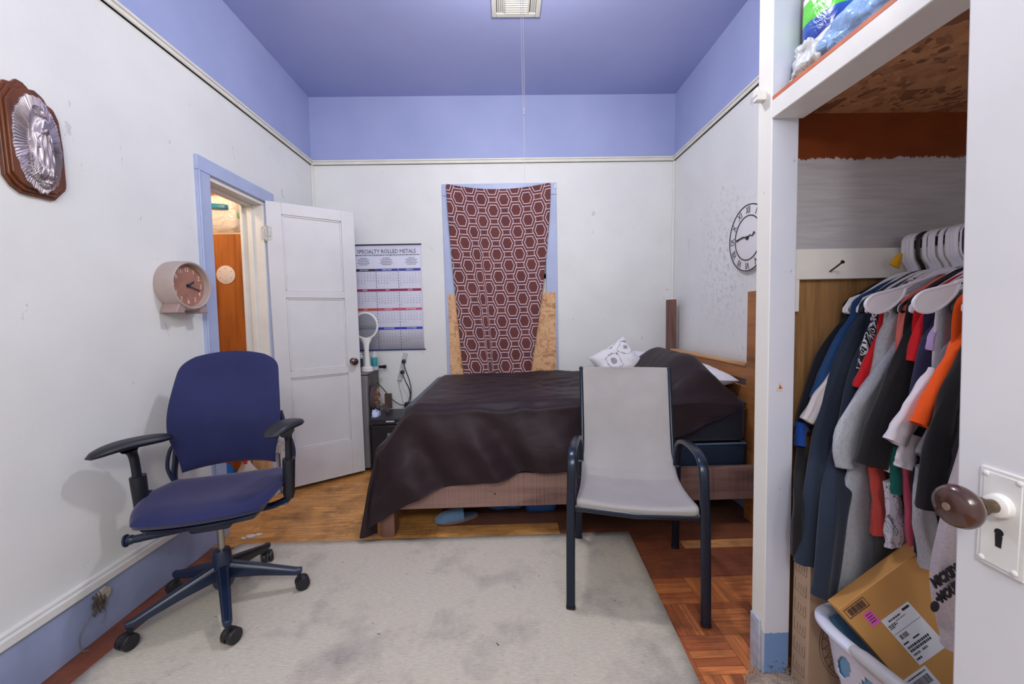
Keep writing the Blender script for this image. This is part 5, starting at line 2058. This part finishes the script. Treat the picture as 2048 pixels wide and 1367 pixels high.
ROD = MB().tube([(1.345, -.3, 1.455), (1.345, 1.306, 1.455)], .014, 16)
tag(ROD.build('closet_rod', wood_mat('rod wood', S(64, 50, 46), S(40, 32, 30), 'y', 1, .5, knots=False)), 'wooden clothes rail running along the wardrobe', 'rail')
HW = pm('white hanger plastic', S(226, 224, 234), .3, var=.02)
HB_ = pm('black hanger plastic', S(30, 28, 36), .3, var=.02)
GARMENTS = [
    ('jacket', 'darkest navy jacket at the far end of the closet rail, bright blue cuff showing', 'jacket', 'navydk', 'plain', 1.295, 0.62, [(None, [(1.177, 1.295, 1.227, 0.024), (1.092, 1.295, 1.106, 0.047), (1.038, 1.295, 0.946, 0.045), (1.007, 1.295, 0.844, 0.027)], 0.018), ('royal', [(0.992, 1.283, 0.873, 0.018), (0.974, 1.261, 0.8, 0.015)], 0.016), ('black', [(0.987, 1.274, 0.8, 0.015), (0.893, 1.157, 0.669, 0.016), (0.892, 1.157, 0.493, 0.014)], 0.014)]),
    ('jacket', 'blue jacket with a pale grey stripe down its sleeve, second from the closet partition', 'jacket', 'blue', 'plain', 1.265, 0.66, [(None, [(1.166, 1.265, 1.243, 0.023), (1.088, 1.265, 1.097, 0.04), (1.032, 1.265, 0.952, 0.034)], 0.018), ('palegrey', [(1.15, 1.247, 1.214, 0.013), (1.093, 1.247, 1.078, 0.024), (1.032, 1.247, 0.973, 0.028), (0.981, 1.247, 0.889, 0.023)], 0.014)]),
    ('hoodie', 'slate navy hoodie whose long sleeve hangs beside the closet post', 'hoodie', 'slate', 'plain', 1.235, 0.58, [(None, [(1.175, 1.235, 1.253, 0.026), (1.103, 1.235, 1.087, 0.049), (1.046, 1.235, 0.877, 0.05), (0.952, 1.161, 0.697, 0.042), (0.907, 1.147, 0.476, 0.03)], 0.022)]),
    ('hoodie', 'slate navy hoodie whose long sleeve reaches lowest in front of the tall carton', 'hoodie', 'slate', 'plain', 1.205, 0.58, [(None, [(1.184, 1.205, 1.214, 0.029), (1.127, 1.205, 1.042, 0.054), (1.059, 1.184, 0.811, 0.053), (0.966, 1.112, 0.643, 0.045), (0.939, 1.112, 0.402, 0.036)], 0.024)]),
    ('shirt', 'black shirt with a white leafy print at its shoulder', 'shirt', 'leaf', 'plain', 1.185, 0.72, [(None, [(1.174, 1.185, 1.252, 0.022), (1.132, 1.185, 1.165, 0.031), (1.107, 1.185, 1.062, 0.028)], 0.014)]),
    ('t_shirt', 'red t-shirt whose wide sleeve sticks out below the light grey one', 't-shirt', 'red', 'plain', 1.165, 0.75, [(None, [(1.179, 1.165, 1.222, 0.019), (1.125, 1.165, 1.11, 0.034), (1.09, 1.165, 1.006, 0.039)], 0.016)]),
    ('t_shirt', 'light heather grey t-shirt with a full short sleeve', 't-shirt', 'ltgrey', 'plain', 1.145, 0.72, [(None, [(1.194, 1.145, 1.272, 0.024), (1.152, 1.145, 1.178, 0.039), (1.123, 1.145, 1.036, 0.039)], 0.022)]),
    ('sweatshirt', 'long heather grey sweatshirt hanging lowest over the boxes', 'sweatshirt', 'heather', 'plain', 1.13, 0.62, [(None, [(1.162, 1.13, 1.141, 0.027), (1.095, 1.13, 1.025, 0.042), (1.029, 1.13, 0.884, 0.067), (1.025, 1.13, 0.786, 0.052)], 0.022), (None, [(1.099, 1.145, 0.885, 0.04), (1.08, 1.145, 0.731, 0.072), (1.071, 1.145, 0.575, 0.085), (1.073, 1.145, 0.403, 0.095)], 0.022)]),
    ('t_shirt', 'salmon pink t-shirt between two red ones', 't-shirt', 'salmon', 'plain', 1.105, 0.75, [(None, [(1.192, 1.105, 1.282, 0.018), (1.155, 1.105, 1.215, 0.022), (1.14, 1.105, 1.107, 0.017)], 0.014)]),
    ('t_shirt', 'charcoal t-shirt with a broad dark sleeve in front of the heather sweatshirt', 't-shirt', 'charcoal', 'plain', 1.085, 0.7, [(None, [(1.183, 1.085, 1.243, 0.023), (1.139, 1.085, 1.11, 0.04), (1.088, 1.085, 0.946, 0.061), (1.046, 1.085, 0.802, 0.061)], 0.026)]),
    ('t_shirt', 'brightest red t-shirt with a folded short sleeve near the middle of the rail', 't-shirt', 'red', 'plain', 1.06, 0.75, [(None, [(1.216, 1.06, 1.282, 0.023), (1.171, 1.06, 1.208, 0.04), (1.137, 1.06, 1.099, 0.028)], 0.018)]),
    ('sweatshirt', 'indigo sweatshirt with a lilac collar edge, beside the orange shirt', 'sweatshirt', 'indigo', 'plain', 1.035, 0.62, [(None, [(1.217, 1.035, 1.254, 0.022), (1.164, 1.035, 1.162, 0.041), (1.133, 1.035, 0.999, 0.044), (1.143, 1.035, 0.804, 0.039)], 0.022), ('lilac', [(1.18, 1.015, 1.239, 0.007), (1.139, 1.015, 1.196, 0.009), (1.123, 1.015, 1.137, 0.006)], 0.008)]),
    ('t_shirt', 'plain white t-shirt with its sleeve hanging above the teal garment', 't-shirt', 'white', 'plain', 1.01, 0.7, [(None, [(1.136, 1.01, 1.085, 0.019), (1.074, 1.01, 0.966, 0.038), (1.034, 1.01, 0.893, 0.033)], 0.018), (None, [(1.103, 1.022, 0.907, 0.036), (1.081, 1.022, 0.846, 0.033), (1.073, 1.022, 0.819, 0.02)], 0.016)]),
    ('t_shirt', 'mid grey t-shirt showing as a narrow strip behind the orange one', 't-shirt', 'midgrey', 'plain', 0.99, 0.7, [(None, [(1.187, 0.99, 1.203, 0.013), (1.15, 0.99, 1.139, 0.021), (1.125, 0.99, 1.062, 0.013)], 0.012)]),
    ('t_shirt', 'bright orange t-shirt near the open door edge', 't-shirt', 'orange', 'plain', 0.965, 0.72, [(None, [(1.164, 0.965, 1.184, 0.018), (1.115, 0.965, 1.085, 0.026), (1.056, 0.965, 0.952, 0.03)], 0.02)]),
    ('sweatshirt', 'black sweatshirt hanging in front of the orange shirt', 'sweatshirt', 'black', 'plain', 0.93, 0.66, [(None, [(1.137, 0.93, 1.144, 0.024), (1.094, 0.93, 1.023, 0.037), (1.068, 0.93, 0.899, 0.048), (1.06, 0.93, 0.757, 0.054)], 0.024)]),
    ('shirt', 'dark grey shirt seen as a thin strip right of the black sweatshirt', 'shirt', 'dkgrey', 'plain', 0.9, 0.66, [(None, [(1.095, 0.9, 1.005, 0.015), (1.083, 0.9, 0.909, 0.014), (1.075, 0.9, 0.823, 0.015)], 0.012)]),
    ('sweatshirt', 'pale grey marl sweatshirt with black cartoon style lettering on its sleeve', 'sweatshirt', 'marl', 'plain', 0.86, 0.6, [(None, [(1.068, 0.86, 0.958, 0.028), (1.046, 0.86, 0.83, 0.035), (1.029, 0.86, 0.7, 0.039), (1.03, 0.86, 0.565, 0.036), (1.047, 0.86, 0.504, 0.033), (1.052, 0.86, 0.454, 0.032)], 0.026)]),
    ('sweatpants', 'grey heather sweatpants leg hanging between the navy and marl garments', 'trousers', 'heather2', 'low', 0.99, 0, [(None, [(1.096, 0.99, 0.837, 0.027), (1.106, 0.99, 0.688, 0.035), (1.123, 0.99, 0.563, 0.025)], 0.016)]),
    ('blouse', 'coral blouse with a gathered hem', 'blouse', 'coral', 'low', 1.11, 0, [(None, [(1.085, 1.11, 0.791, 0.024), (1.098, 1.11, 0.685, 0.026), (1.1, 1.11, 0.584, 0.027)], 0.014)]),
    ('shirt', 'white shirt printed with grey leaf strokes below the teal garment', 'shirt', 'whiteleaf', 'low', 1.08, 0, [(None, [(1.101, 1.08, 0.758, 0.021), (1.114, 1.08, 0.654, 0.028), (1.121, 1.08, 0.567, 0.037)], 0.014)]),
    ('shorts', 'dark grey shorts hanging lowest above the parcel', 'shorts', 'dkgrey2', 'low', 1.12, 0, [(None, [(1.136, 1.12, 0.617, 0.04), (1.143, 1.12, 0.508, 0.055), (1.124, 1.12, 0.43, 0.034)], 0.014)]),
    ('shorts', 'small teal garment behind the white sleeve', 'shorts', 'teal', 'low', 1.07, 0, [(None, [(1.107, 1.07, 0.863, 0.026), (1.11, 1.07, 0.727, 0.022)], 0.012)]),
    ('trousers', 'navy trousers hanging beside the marl sleeve', 'trousers', 'navy', 'low', 1.03, 0, [(None, [(1.13, 1.03, 0.806, 0.028), (1.153, 1.03, 0.607, 0.036), (1.165, 1.03, 0.436, 0.043)], 0.016)]),
    ('leggings', 'rose pink leggings seen as a narrow strip above the navy trousers', 'leggings', 'rose', 'low', 1.055, 0, [(None, [(1.121, 1.055, 0.812, 0.014), (1.136, 1.055, 0.681, 0.017), (1.151, 1.055, 0.548, 0.018)], 0.01)]),
]

REDM = None
seed = 0
for (nm, lab, cat, colr, sty, Y, hemz, tubes) in GARMENTS:
    seed += 1.7
    t = thing(nm, lab, cat, (1.3, Y, 1.2 if sty == 'plain' else .7), 'clothes on the wardrobe rail')
    if sty == 'plain':
        x0 = 1.345
        cloth_tube([(x0, Y, 1.352, .06), (x0, Y, 1.325, .125), (x0, Y, 1.27, .205), (x0 - .005, Y + .002, 1.17, .215), (x0, Y, .98, .215), (x0, Y, hemz, .22)], .0125, seed, fabric(colr), 'body', t)
    for j, (c, pts, thk) in enumerate(tubes):
        cloth_tube(pts, thk, seed + j, fabric(c or colr), 'sleeve' if c is None and sty == 'plain' else ('leg' if cat in ('trousers',) else ('trim_band' if c else 'body')), t, tw=.25)
    if sty == 'low':
        p = tubes[0][1][0]
        cloth_tube([(1.345, Y, 1.33, .03), (p[0] + .10, Y, 1.0, .06), (p[0], Y, p[2] + .02, p[3])], .010, seed, fabric(colr), 'upper_part', t)
    if 'lettering' in lab:
        LX, LZ = .948, .632
        LT = pm('black print', S(30, 24, 34), .8)
        for s_, dz, dx in (('MICKEY', 0, 0), ('MOUSE', -.034, .016)):
            text('lettering', s_, .034, frame((LX + dx, .826, LZ + dz), (.84, .0, .52), (-.5, 0, .85)), LT, t, extrude=.0015, bold=.0018, sx=.55, align='LEFT')
        m = MB().ball((.962, .832, .575), (.010, .004, .013), 8).ball((.966, .83, .594), (.005, .003, .005), 6)
        m.build('print_mark', LT, t)

# hangers: one of each kind built with its parts, then copied
def make_hanger(mat, label, paddle):
    Y = 0
    t = thing('clothes_hanger', label, 'hanger', (1.345, 0, 1.469), 'hangers on the wardrobe rail')
    hk = []
    m = MB()
    r = .026
    pts = arc((1.345, 0, 1.462), r, PI * -.12, PI, 12, 'xz')
    pts = [(p[0], p[1], p[2]) for p in pts]
    pts += [(1.345 - r, 0, 1.43), (1.345 - r + .004, 0, 1.405), (1.345 - .008, 0, 1.385), (1.345, 0, 1.368)]
    m.tube(catmull(pts, 2), .0068, 8, b=.0040, wdir=(0, 1, 0))
    m.build('hook', mat, t)
    m = MB()
    for s in (-1, 1):
        m.tube(catmull([(1.345, 0, 1.366), (1.345 + .06 * s, 0, 1.352), (1.345 + .17 * s, 0, 1.285), (1.345 + .205 * s, 0, 1.262), (1.345 + .213 * s, 0, 1.248), (1.345 + .20 * s, 0, 1.238), (1.345 + .1 * s, 0, 1.236), (1.345, 0, 1.236)], 4), .0048, 8)
        if paddle:
            m.tube([(1.345 + .155 * s, 0, 1.283), (1.345 + .185 * s, 0, 1.268), (1.345 + .205 * s, 0, 1.252)], [.018, .022, .012], 12, b=.003, wdir=(0, 0, 1))
    m.build('shoulder_bar', mat, t)
    return t


def dup(root, loc, rz, label):
    r = root.copy(); COL.objects.link(r)
    r.location = loc; r.rotation_euler = (0, 0, rz); r['label'] = label
    for ch in [c for c in bpy.data.objects if c.parent == root]:
        c = ch.copy(); COL.objects.link(c); c.parent = r
    return r


hw = make_hanger(HW, 'white plastic hanger on the wardrobe rail', True)
hb = make_hanger(HB_, 'black plastic hanger on the wardrobe rail', False)
hy = [(1.285, 'w'), (1.262, 'w'), (1.242, 'b'), (1.218, 'w'), (1.195, 'w'), (1.175, 'w'), (1.155, 'w'), (1.135, 'w'), (1.115, 'b'), (1.095, 'b'), (1.07, 'w'), (1.048, 'w'), (1.025, 'w'), (1.0, 'w'), (.978, 'b'), (.955, 'b'), (.93, 'w'), (1.273, 'w'), (1.206, 'w'), (1.145, 'w'), (1.105, 'w'), (1.059, 'w'), (.90, 'b'), (.865, 'w')]
usedw = usedb = False
for i, (y, k) in enumerate(hy):
    src = hw if k == 'w' else hb
    lab = ('white' if k == 'w' else 'black') + ' plastic hanger on the wardrobe rail among the packed hangers'
    rz = R.uniform(-.10, .10)
    if k == 'w' and not usedw:
        hw.location = (1.345, y, 1.469); hw.rotation_euler = (0, 0, rz); usedw = True; hw['label'] = 'white plastic hanger at the far end of the rail against the closet partition'
    elif k == 'b' and not usedb:
        hb.location = (1.345, y, 1.469); hb.rotation_euler = (0, 0, rz); usedb = True; hb['label'] = lab
    else:
        dup(src, (1.345, y, 1.469), rz, lab)
for o in bpy.data.objects:
    if o.get('category') == 'hanger':
        o['group'] = 'white hangers on the wardrobe rail' if 'white' in o['label'] else 'black hangers on the wardrobe rail'
def paddle_hanger(Y, label):
    t = thing('clothes_hanger', label, 'hanger', (1.345, Y, 1.469))
    m = MB()
    pts = arc((1.345, Y, 1.462), .026, PI * -.12, PI, 12, 'xz') + [(1.319, Y, 1.43), (1.323, Y, 1.405), (1.337, Y, 1.385), (1.345, Y, 1.366)]
    m.tube(catmull(pts, 2), .0068, 8, b=.004, wdir=(0, 1, 0)); m.build('hook', HW, t)
    for s in (-1, 1):
        m = MB()
        P = [(1.345 + dx * s, Y - .004, z) for dx, z in ((.19, 1.312), (.24, 1.300), (.285, 1.288), (.306, 1.266), (.296, 1.245), (.268, 1.238), (.235, 1.250), (.20, 1.282))]
        C = catmull(P + [P[0]], 4)[:-1]
        m.tube(C, .0045, 8, closed=True)
        m.tube([(1.345, Y - .004, 1.366), (1.345 + .10 * s, Y - .004, 1.345), (1.345 + .20 * s, Y - .004, 1.311)], .0052, 8)
        poly = [(p.x, p.z) for p in C]
        m.prism(poly if s > 0 else poly[::-1], -.0012, .0012, Matrix(((1, 0, 0, 0), (0, 0, 1, Y - .004), (0, 1, 0, 0), (0, 0, 0, 1))))
        m.build('shoulder_paddle', HW, t)


paddle_hanger(1.118, 'broad white hanger with a rounded paddle end above the heather grey sweatshirt')
paddle_hanger(.985, 'broad white hanger with a rounded paddle end above the orange t-shirt')
# yellow size tag on a jacket collar
m = MB().tube([(1.27, 1.265, 1.385), (1.285, 1.265, 1.415), (1.292, 1.265, 1.425)], [.02, .012, .004], 8, b=.004, wdir=(1, 0, 0))
tag(m.build('yellow_tag', pm('yellow tag', S(226, 164, 20), .6)), 'small mustard yellow collar tag between the first hangers', 'tag')

# tall carton with a printed fan grill
CARD = pm('kraft cardboard', S(176, 150, 126), .75, var=.05, vscale=4, bump=.05, bscale=90)
CARDL = pm('light kraft cardboard', S(214, 166, 104), .7, var=.05, vscale=4, bump=.05, bscale=90)
TB = thing('tall_carton', 'tall thin kraft carton with a printed fan grill, standing against the closet post', 'box', (1.05, 1.20, 0))
m = MB().box((.948, 1.172, .001), (1.19, 1.243, .475))
m.build('carton_body', CARD, TB, bevel=.002)
m = MB()
PK = pm('brown print', S(84, 62, 50), .8)
FM_ = frame((1.075, 1.1712, .19), (1, 0, 0), (0, 0, 1))
for r in (.084, .092, .022):
    m = m.tube([(FM_ @ Vector((r * math.cos(2 * PI * k / 40), 1.35 * r * math.sin(2 * PI * k / 40), .0004))) for k in range(40)], .0007, 4, closed=True)
for k in range(20):
    a = 2 * PI * k / 20
    for b_s in (.5, -.5):
        m.tube([FM_ @ Vector((0.084 * v * math.cos(a + b_s * v), 1.35 * 0.084 * v * math.sin(a + b_s * v), .0004)) for v in (.26, .5, .75, 1.0)], .0005, 3)
m.build('fan_print', PK, TB)
m = MB()
for k in range(6):
    z = .06 + k * .068
    for a, b_ in (((1.180), 1.236),):
        pass
    yA, yB = 1.186, 1.232
    X = .9476
    for (p, q) in (((yA, z), (yB, z)), ((yB, z), (yB, z + .04)), ((yA, z + .04), (yA, z))):
        m.tube([(X, p[0], p[1]), (X, q[0], q[1])], .0006, 3)
    for j in range(3):
        m.tube([(X, yA + .01 + j * .011, z + .008), (X, yA + .01 + j * .011, z + .03)], .0006, 3)
m.build('icon_print', PK, TB)
m = MB().tube([(1.133 + .009 * math.copysign(abs(math.cos(a * PI / 12)) ** .5, math.cos(a * PI / 12)), 1.1716, .40 + .02 * math.copysign(abs(math.sin(a * PI / 12)) ** .6, math.sin(a * PI / 12))) for a in range(24)], .0010, 4, closed=True)
m.tube([(1.118, 1.1716, .02), (1.118, 1.1716, .473)], .0006, 3)
m.build('handle_slot', PK, TB)
m = MB().box((1.192, 1.20, .001), (1.30, 1.30, .44))
tag(m.build('dark_carton', pm('dark cardboard', S(112, 84, 62), .8), bevel=.002), 'darker carton behind the clothes hems right of the tall carton', 'box')

# laundry basket
LB = thing('laundry_basket', 'white laundry basket with light blue inside and grey handle on the wardrobe floor', 'basket', (1.12, .86, 0))
LBW = pm('white basket plastic', S(206, 210, 228), .35, var=.03)
LBB = pm('light blue basket inside', S(110, 164, 204), .4, var=.05)
LBH = pm('grey soft handle', S(176, 174, 178), .45)
BCx, BCy = 1.158, .885
tilt = 0
BM = Matrix.Translation((BCx, BCy, 0)) @ Matrix.Rotation(math.radians(8), 4, 'Z')
def bq(a, hx, hy_, e=.32):
    c, s = math.cos(a), math.sin(a)
    return (math.copysign(abs(c) ** e, c) * hx, math.copysign(abs(s) ** e, s) * hy_)
def bwall(k0, off):
    def g(u, v):
        a = 2 * PI * u
        k = .80 + .20 * v
        x, y = bq(a, (.215 + off) * k, (.265 + off) * k)
        return (x, y, .004 + .335 * v)
    return g
# outer wall with leaf shaped cut-outs
NUx, NVx = 240, 60
m = MB(BM)
vs = []
g = bwall(0, 0)
fsx = []
for j in range(NVx + 1):
    for i in range(NUx):
        vs.append(g(i / NUx, j / NVx))
def hole(p, v):
    X, Y, Z = p
    s = Y if abs(X) > .8 * .215 * (.8 + .2 * v) and abs(Y) < .24 else X
    for row in range(3):
        zc = .075 + row * .085
        o_ = .035 * (row % 2)
        q = (s + o_ + 5 * .07) % .07 - .035
        w = .020 * math.sqrt(max(0, 1 - ((Z - zc) / .036) ** 2))
        if abs(q + .25 * (Z - zc)) < w: return True
    return False
for j in range(NVx):
    for i in range(NUx):
        l = (i + 1) % NUx
        c = [(vs[j * NUx + i][q] + vs[(j + 1) * NUx + l][q]) / 2 for q in range(3)]
        if 4 < j < NVx - 6 and hole(c, j / NVx): continue
        fsx.append((j * NUx + i, j * NUx + l, (j + 1) * NUx + l, (j + 1) * NUx + i))
m.add(vs, fsx)
m.build('basket_wall', [LBW], LB, solid=.003, angle=1)
MB(BM).box((-.16, -.20, .003), (.16, .20, .008)).build('basket_floor', LBW, LB)
m = MB(BM)
pts = [bq(2 * PI * k / 72, .222, .272) for k in range(72)]
m.tube([(x, y, .337) for x, y in pts], .014, 10, closed=True, b=.018, wdir=(0, 0, 1))
m.build('rim', LBW, LB)
m = MB(BM)
def inner(u, v):
    a = 2 * PI * u
    k = .88 + .12 * v
    x, y = bq(a, .209 * k, .259 * k)
    return (x, y, .12 + .225 * v)
m.grid(inner, 72, 6)
m.build('inner_lining', LBB, LB, angle=1)
m = MB(BM)
m.tube([(-.226, -.13, .341), (-.228, -.10, .343), (-.229, 0, .344), (-.228, .10, .343), (-.226, .13, .341)], [.013, .019, .020, .019, .013], 14)
m.build('handle', LBH, LB)

# parcel in the basket
CARD2 = pm('amber kraft cardboard', S(196, 142, 78), .7, var=.05, vscale=3, bump=.05, bscale=90)
c0 = Vector((1.0155, 1.008, .397))
ux = Vector((.785, -.030, .6185)).normalized(); uy = Vector((-.596, .235, .768)); nn = ux.cross(uy).normalized(); uy = nn.cross(ux)
PF = Matrix(((ux.x, uy.x, nn.x, c0.x), (ux.y, uy.y, nn.y, c0.y), (ux.z, uy.z, nn.z, c0.z), (0, 0, 0, 1)))   # origin: top left corner of the shipping label
PC2 = thing('shipping_parcel', 'kraft parcel with shipping labels standing on its corner in the laundry basket', 'parcel', tuple(c0))
MB(PF).box((-.068, -.30, -.05), (.22, .080, 0)).build('parcel_box', CARD2, PC2, bevel=.002)
LBLM = pm('shipping label paper', S(226, 226, 232), .5, var=.01)
def blk(m, x0, y0, x1, y1, z=.0014): m.box((x0, y0, .0008), (x1, y1, z))
def line(m, x0, x1, y, h, a=.002, b_=.006):
    x = x0
    while x < x1:
        ww = min(R.uniform(a, b_), x1 - x)
        blk(m, x, y - h / 2, x + ww, y + h / 2); x += ww + .0015
def bars_(m, x0, x1, y0, y1):
    x = x0
    while x < x1:
        ww = R.uniform(.0005, .0022); blk(m, x, y0, x + ww, y1); x += ww + R.uniform(.0006, .0018)
m = MB(PF).box((0, -.134, .0002), (.0894, 0, .0009)); Lb = m.build('shipping_label', LBLM, PC2, sm=False)
m = MB(PF)
blk(m, .062, -.011, .084, -.005)
line(m, .014, .052, -.012, .004)
line(m, .004, .026, -.022, .0025); line(m, .004, .03, -.026, .0025); line(m, .004, .02, -.030, .0025); line(m, .030, .062, -.020, .0016)
line(m, .003, .088, -.045, .0006, .08, .09)
bars_(m, .010, .034, -.064, -.052)
blk(m, .004, -.077, .020, -.0735); blk(m, .034, -.077, .054, -.0735)
m.build('label_print', INK, Lb, sm=False)
m = MB(PF)
for k in range(2): line(m, .006, .072, -.088 - k * .009, .006, .003, .006)
line(m, .006, .026, -.108, .005); line(m, .034, .05, -.108, .005); line(m, .004, .02, -.120, .005)
m.build('address_print', INK, Lb, sm=False)
m = MB(PF).box((-.062, -.26, .0002), (.010, -.140, .0009)); L2 = m.build('shipping_label', LBLM, PC2, sm=False)
m = MB(PF)
line(m, -.052, .004, -.148, .004); bars_(m, -.050, .002, -.178, -.156)
m.build('label_print', INK, L2, sm=False)
m = MB(PF).box((-.027, -.001, .0002), (-.0015, .036, .0008)); pk = m.build('pink_sticker', pm('pink sticker', S(232, 96, 190), .5, var=.02), PC2, sm=False)
m = MB(PF)
for k in range(4): line(m, -.022, -.006, .030 - k * .007, .003, .002, .004)
m.build('sticker_print', INK, pk, sm=False)
m = MB(PF)
bx0, by0, bx1, by1 = -.060, .045, .006, .071
for a, b_ in (((bx0, by0), (bx1, by0 + .0015)), ((bx0, by1 - .0015), (bx1, by1)), ((bx0, by0 + .0016), (bx0 + .0015, by1 - .0016)), ((bx1 - .0015, by0 + .0016), (bx1, by1 - .0016))):
    m.box((a[0], a[1], .0002), (b_[0], b_[1], .0008))
bars_(m, bx0 + .008, bx1 - .008, by0 + .004, by1 - .004)
m.build('barcode', INK, PC2, sm=False)

# upper shelf goods
z0 = 1.911
gp = thing('green_pack', 'bright green and navy plastic wrapped pack high on the closet shelf', 'pack', (1.03, 1.07, z0))
def pack(c, rr__, mat, name, sd, sq=.55, amp=.06):
    m = MB()
    def f(u, v):
        th_ = 2 * PI * u; ph = PI * v
        x = math.cos(th_) * math.sin(ph); y = math.sin(th_) * math.sin(ph); z = -math.cos(ph)
        q = lambda a: math.copysign(abs(a) ** sq, a)
        p = Vector((q(x) * rr__[0], q(y) * rr__[1], q(z) * rr__[2]))
        p *= 1 + amp * noise.noise(Vector((x, y, z)) * 3 + Vector((sd, 0, 0))) + amp * .5 * noise.noise(Vector((x, y, z)) * 8 + Vector((sd, 0, 0)))
        return p + Vector(c)
    m.grid(f, 48, 24)
    return m, f
def packmat():
    m, nt, b = new_mat('green navy pack film')
    v = nt.coord('Object', (1, 1, 1), (.3, .4, .5))
    x, y, z = nt.sep(v)
    n = nt.noise(nt.coord('Object'), 6, 3)
    s1 = nt.math('ADD', nt.math('MULTIPLY', nt.math('ADD', x, z), 5.5), nt.math('MULTIPLY', n, .35))
    fr = nt.math('FRACT', s1)
    c = nt.ramp(fr, [(0, S(92, 206, 60)), (.34, S(92, 206, 60)), (.36, S(232, 232, 234)), (.47, S(232, 232, 234)), (.50, S(30, 50, 140)), (.85, S(40, 90, 180)), (.88, S(92, 206, 60))])
    nt.link(c, b.inputs['Base Color'])
    b.inputs['Roughness'].default_value = .25
    nt.link(nt.bump(nt.noise(nt.coord('Object'), 18, 4, .6, 1), .5, .01), b.inputs['Normal'])
    return m
m, _f = pack((.99, 1.125, z0 + .17), (.105, .09, .17), None, 'x', 3)
m.build('pack_body', packmat(), gp, angle=3)
CREV = film('milky bag film', S(214, 218, 222), .93, .22)
BLUEB = film('pale blue bag film', S(150, 186, 236), .95, .22)
lumpy('plastic_bag', (.915, 1.165, z0 + .055), (.045, .055, .055), CREV, 'knotted milky white plastic bag at the far end of the closet shelf', 'bag', 41, .45, 26)
lumpy('plastic_bag', (.925, 1.02, z0 + .056), (.06, .10, .055), BLUEB, 'pale blue tied plastic bag on the closet shelf in front of the green pack', 'bag', 47, .28, 26)
lumpy('plastic_bag', (.955, .855, z0 + .10), (.09, .085, .10), film('pink bag film', S(236, 208, 208), 1, .35), 'pale pink bag on the closet shelf edge', 'bag', 53, .15, 24)
lumpy('folded_cloth', (.975, 1.215, z0 + .032), (.085, .028, .031), pm('dark printed cloth', S(72, 56, 72), .9, var=.5, vscale=30), 'dark patterned folded cloth at the far end of the closet shelf', 'cloth', 61, .2, 20)
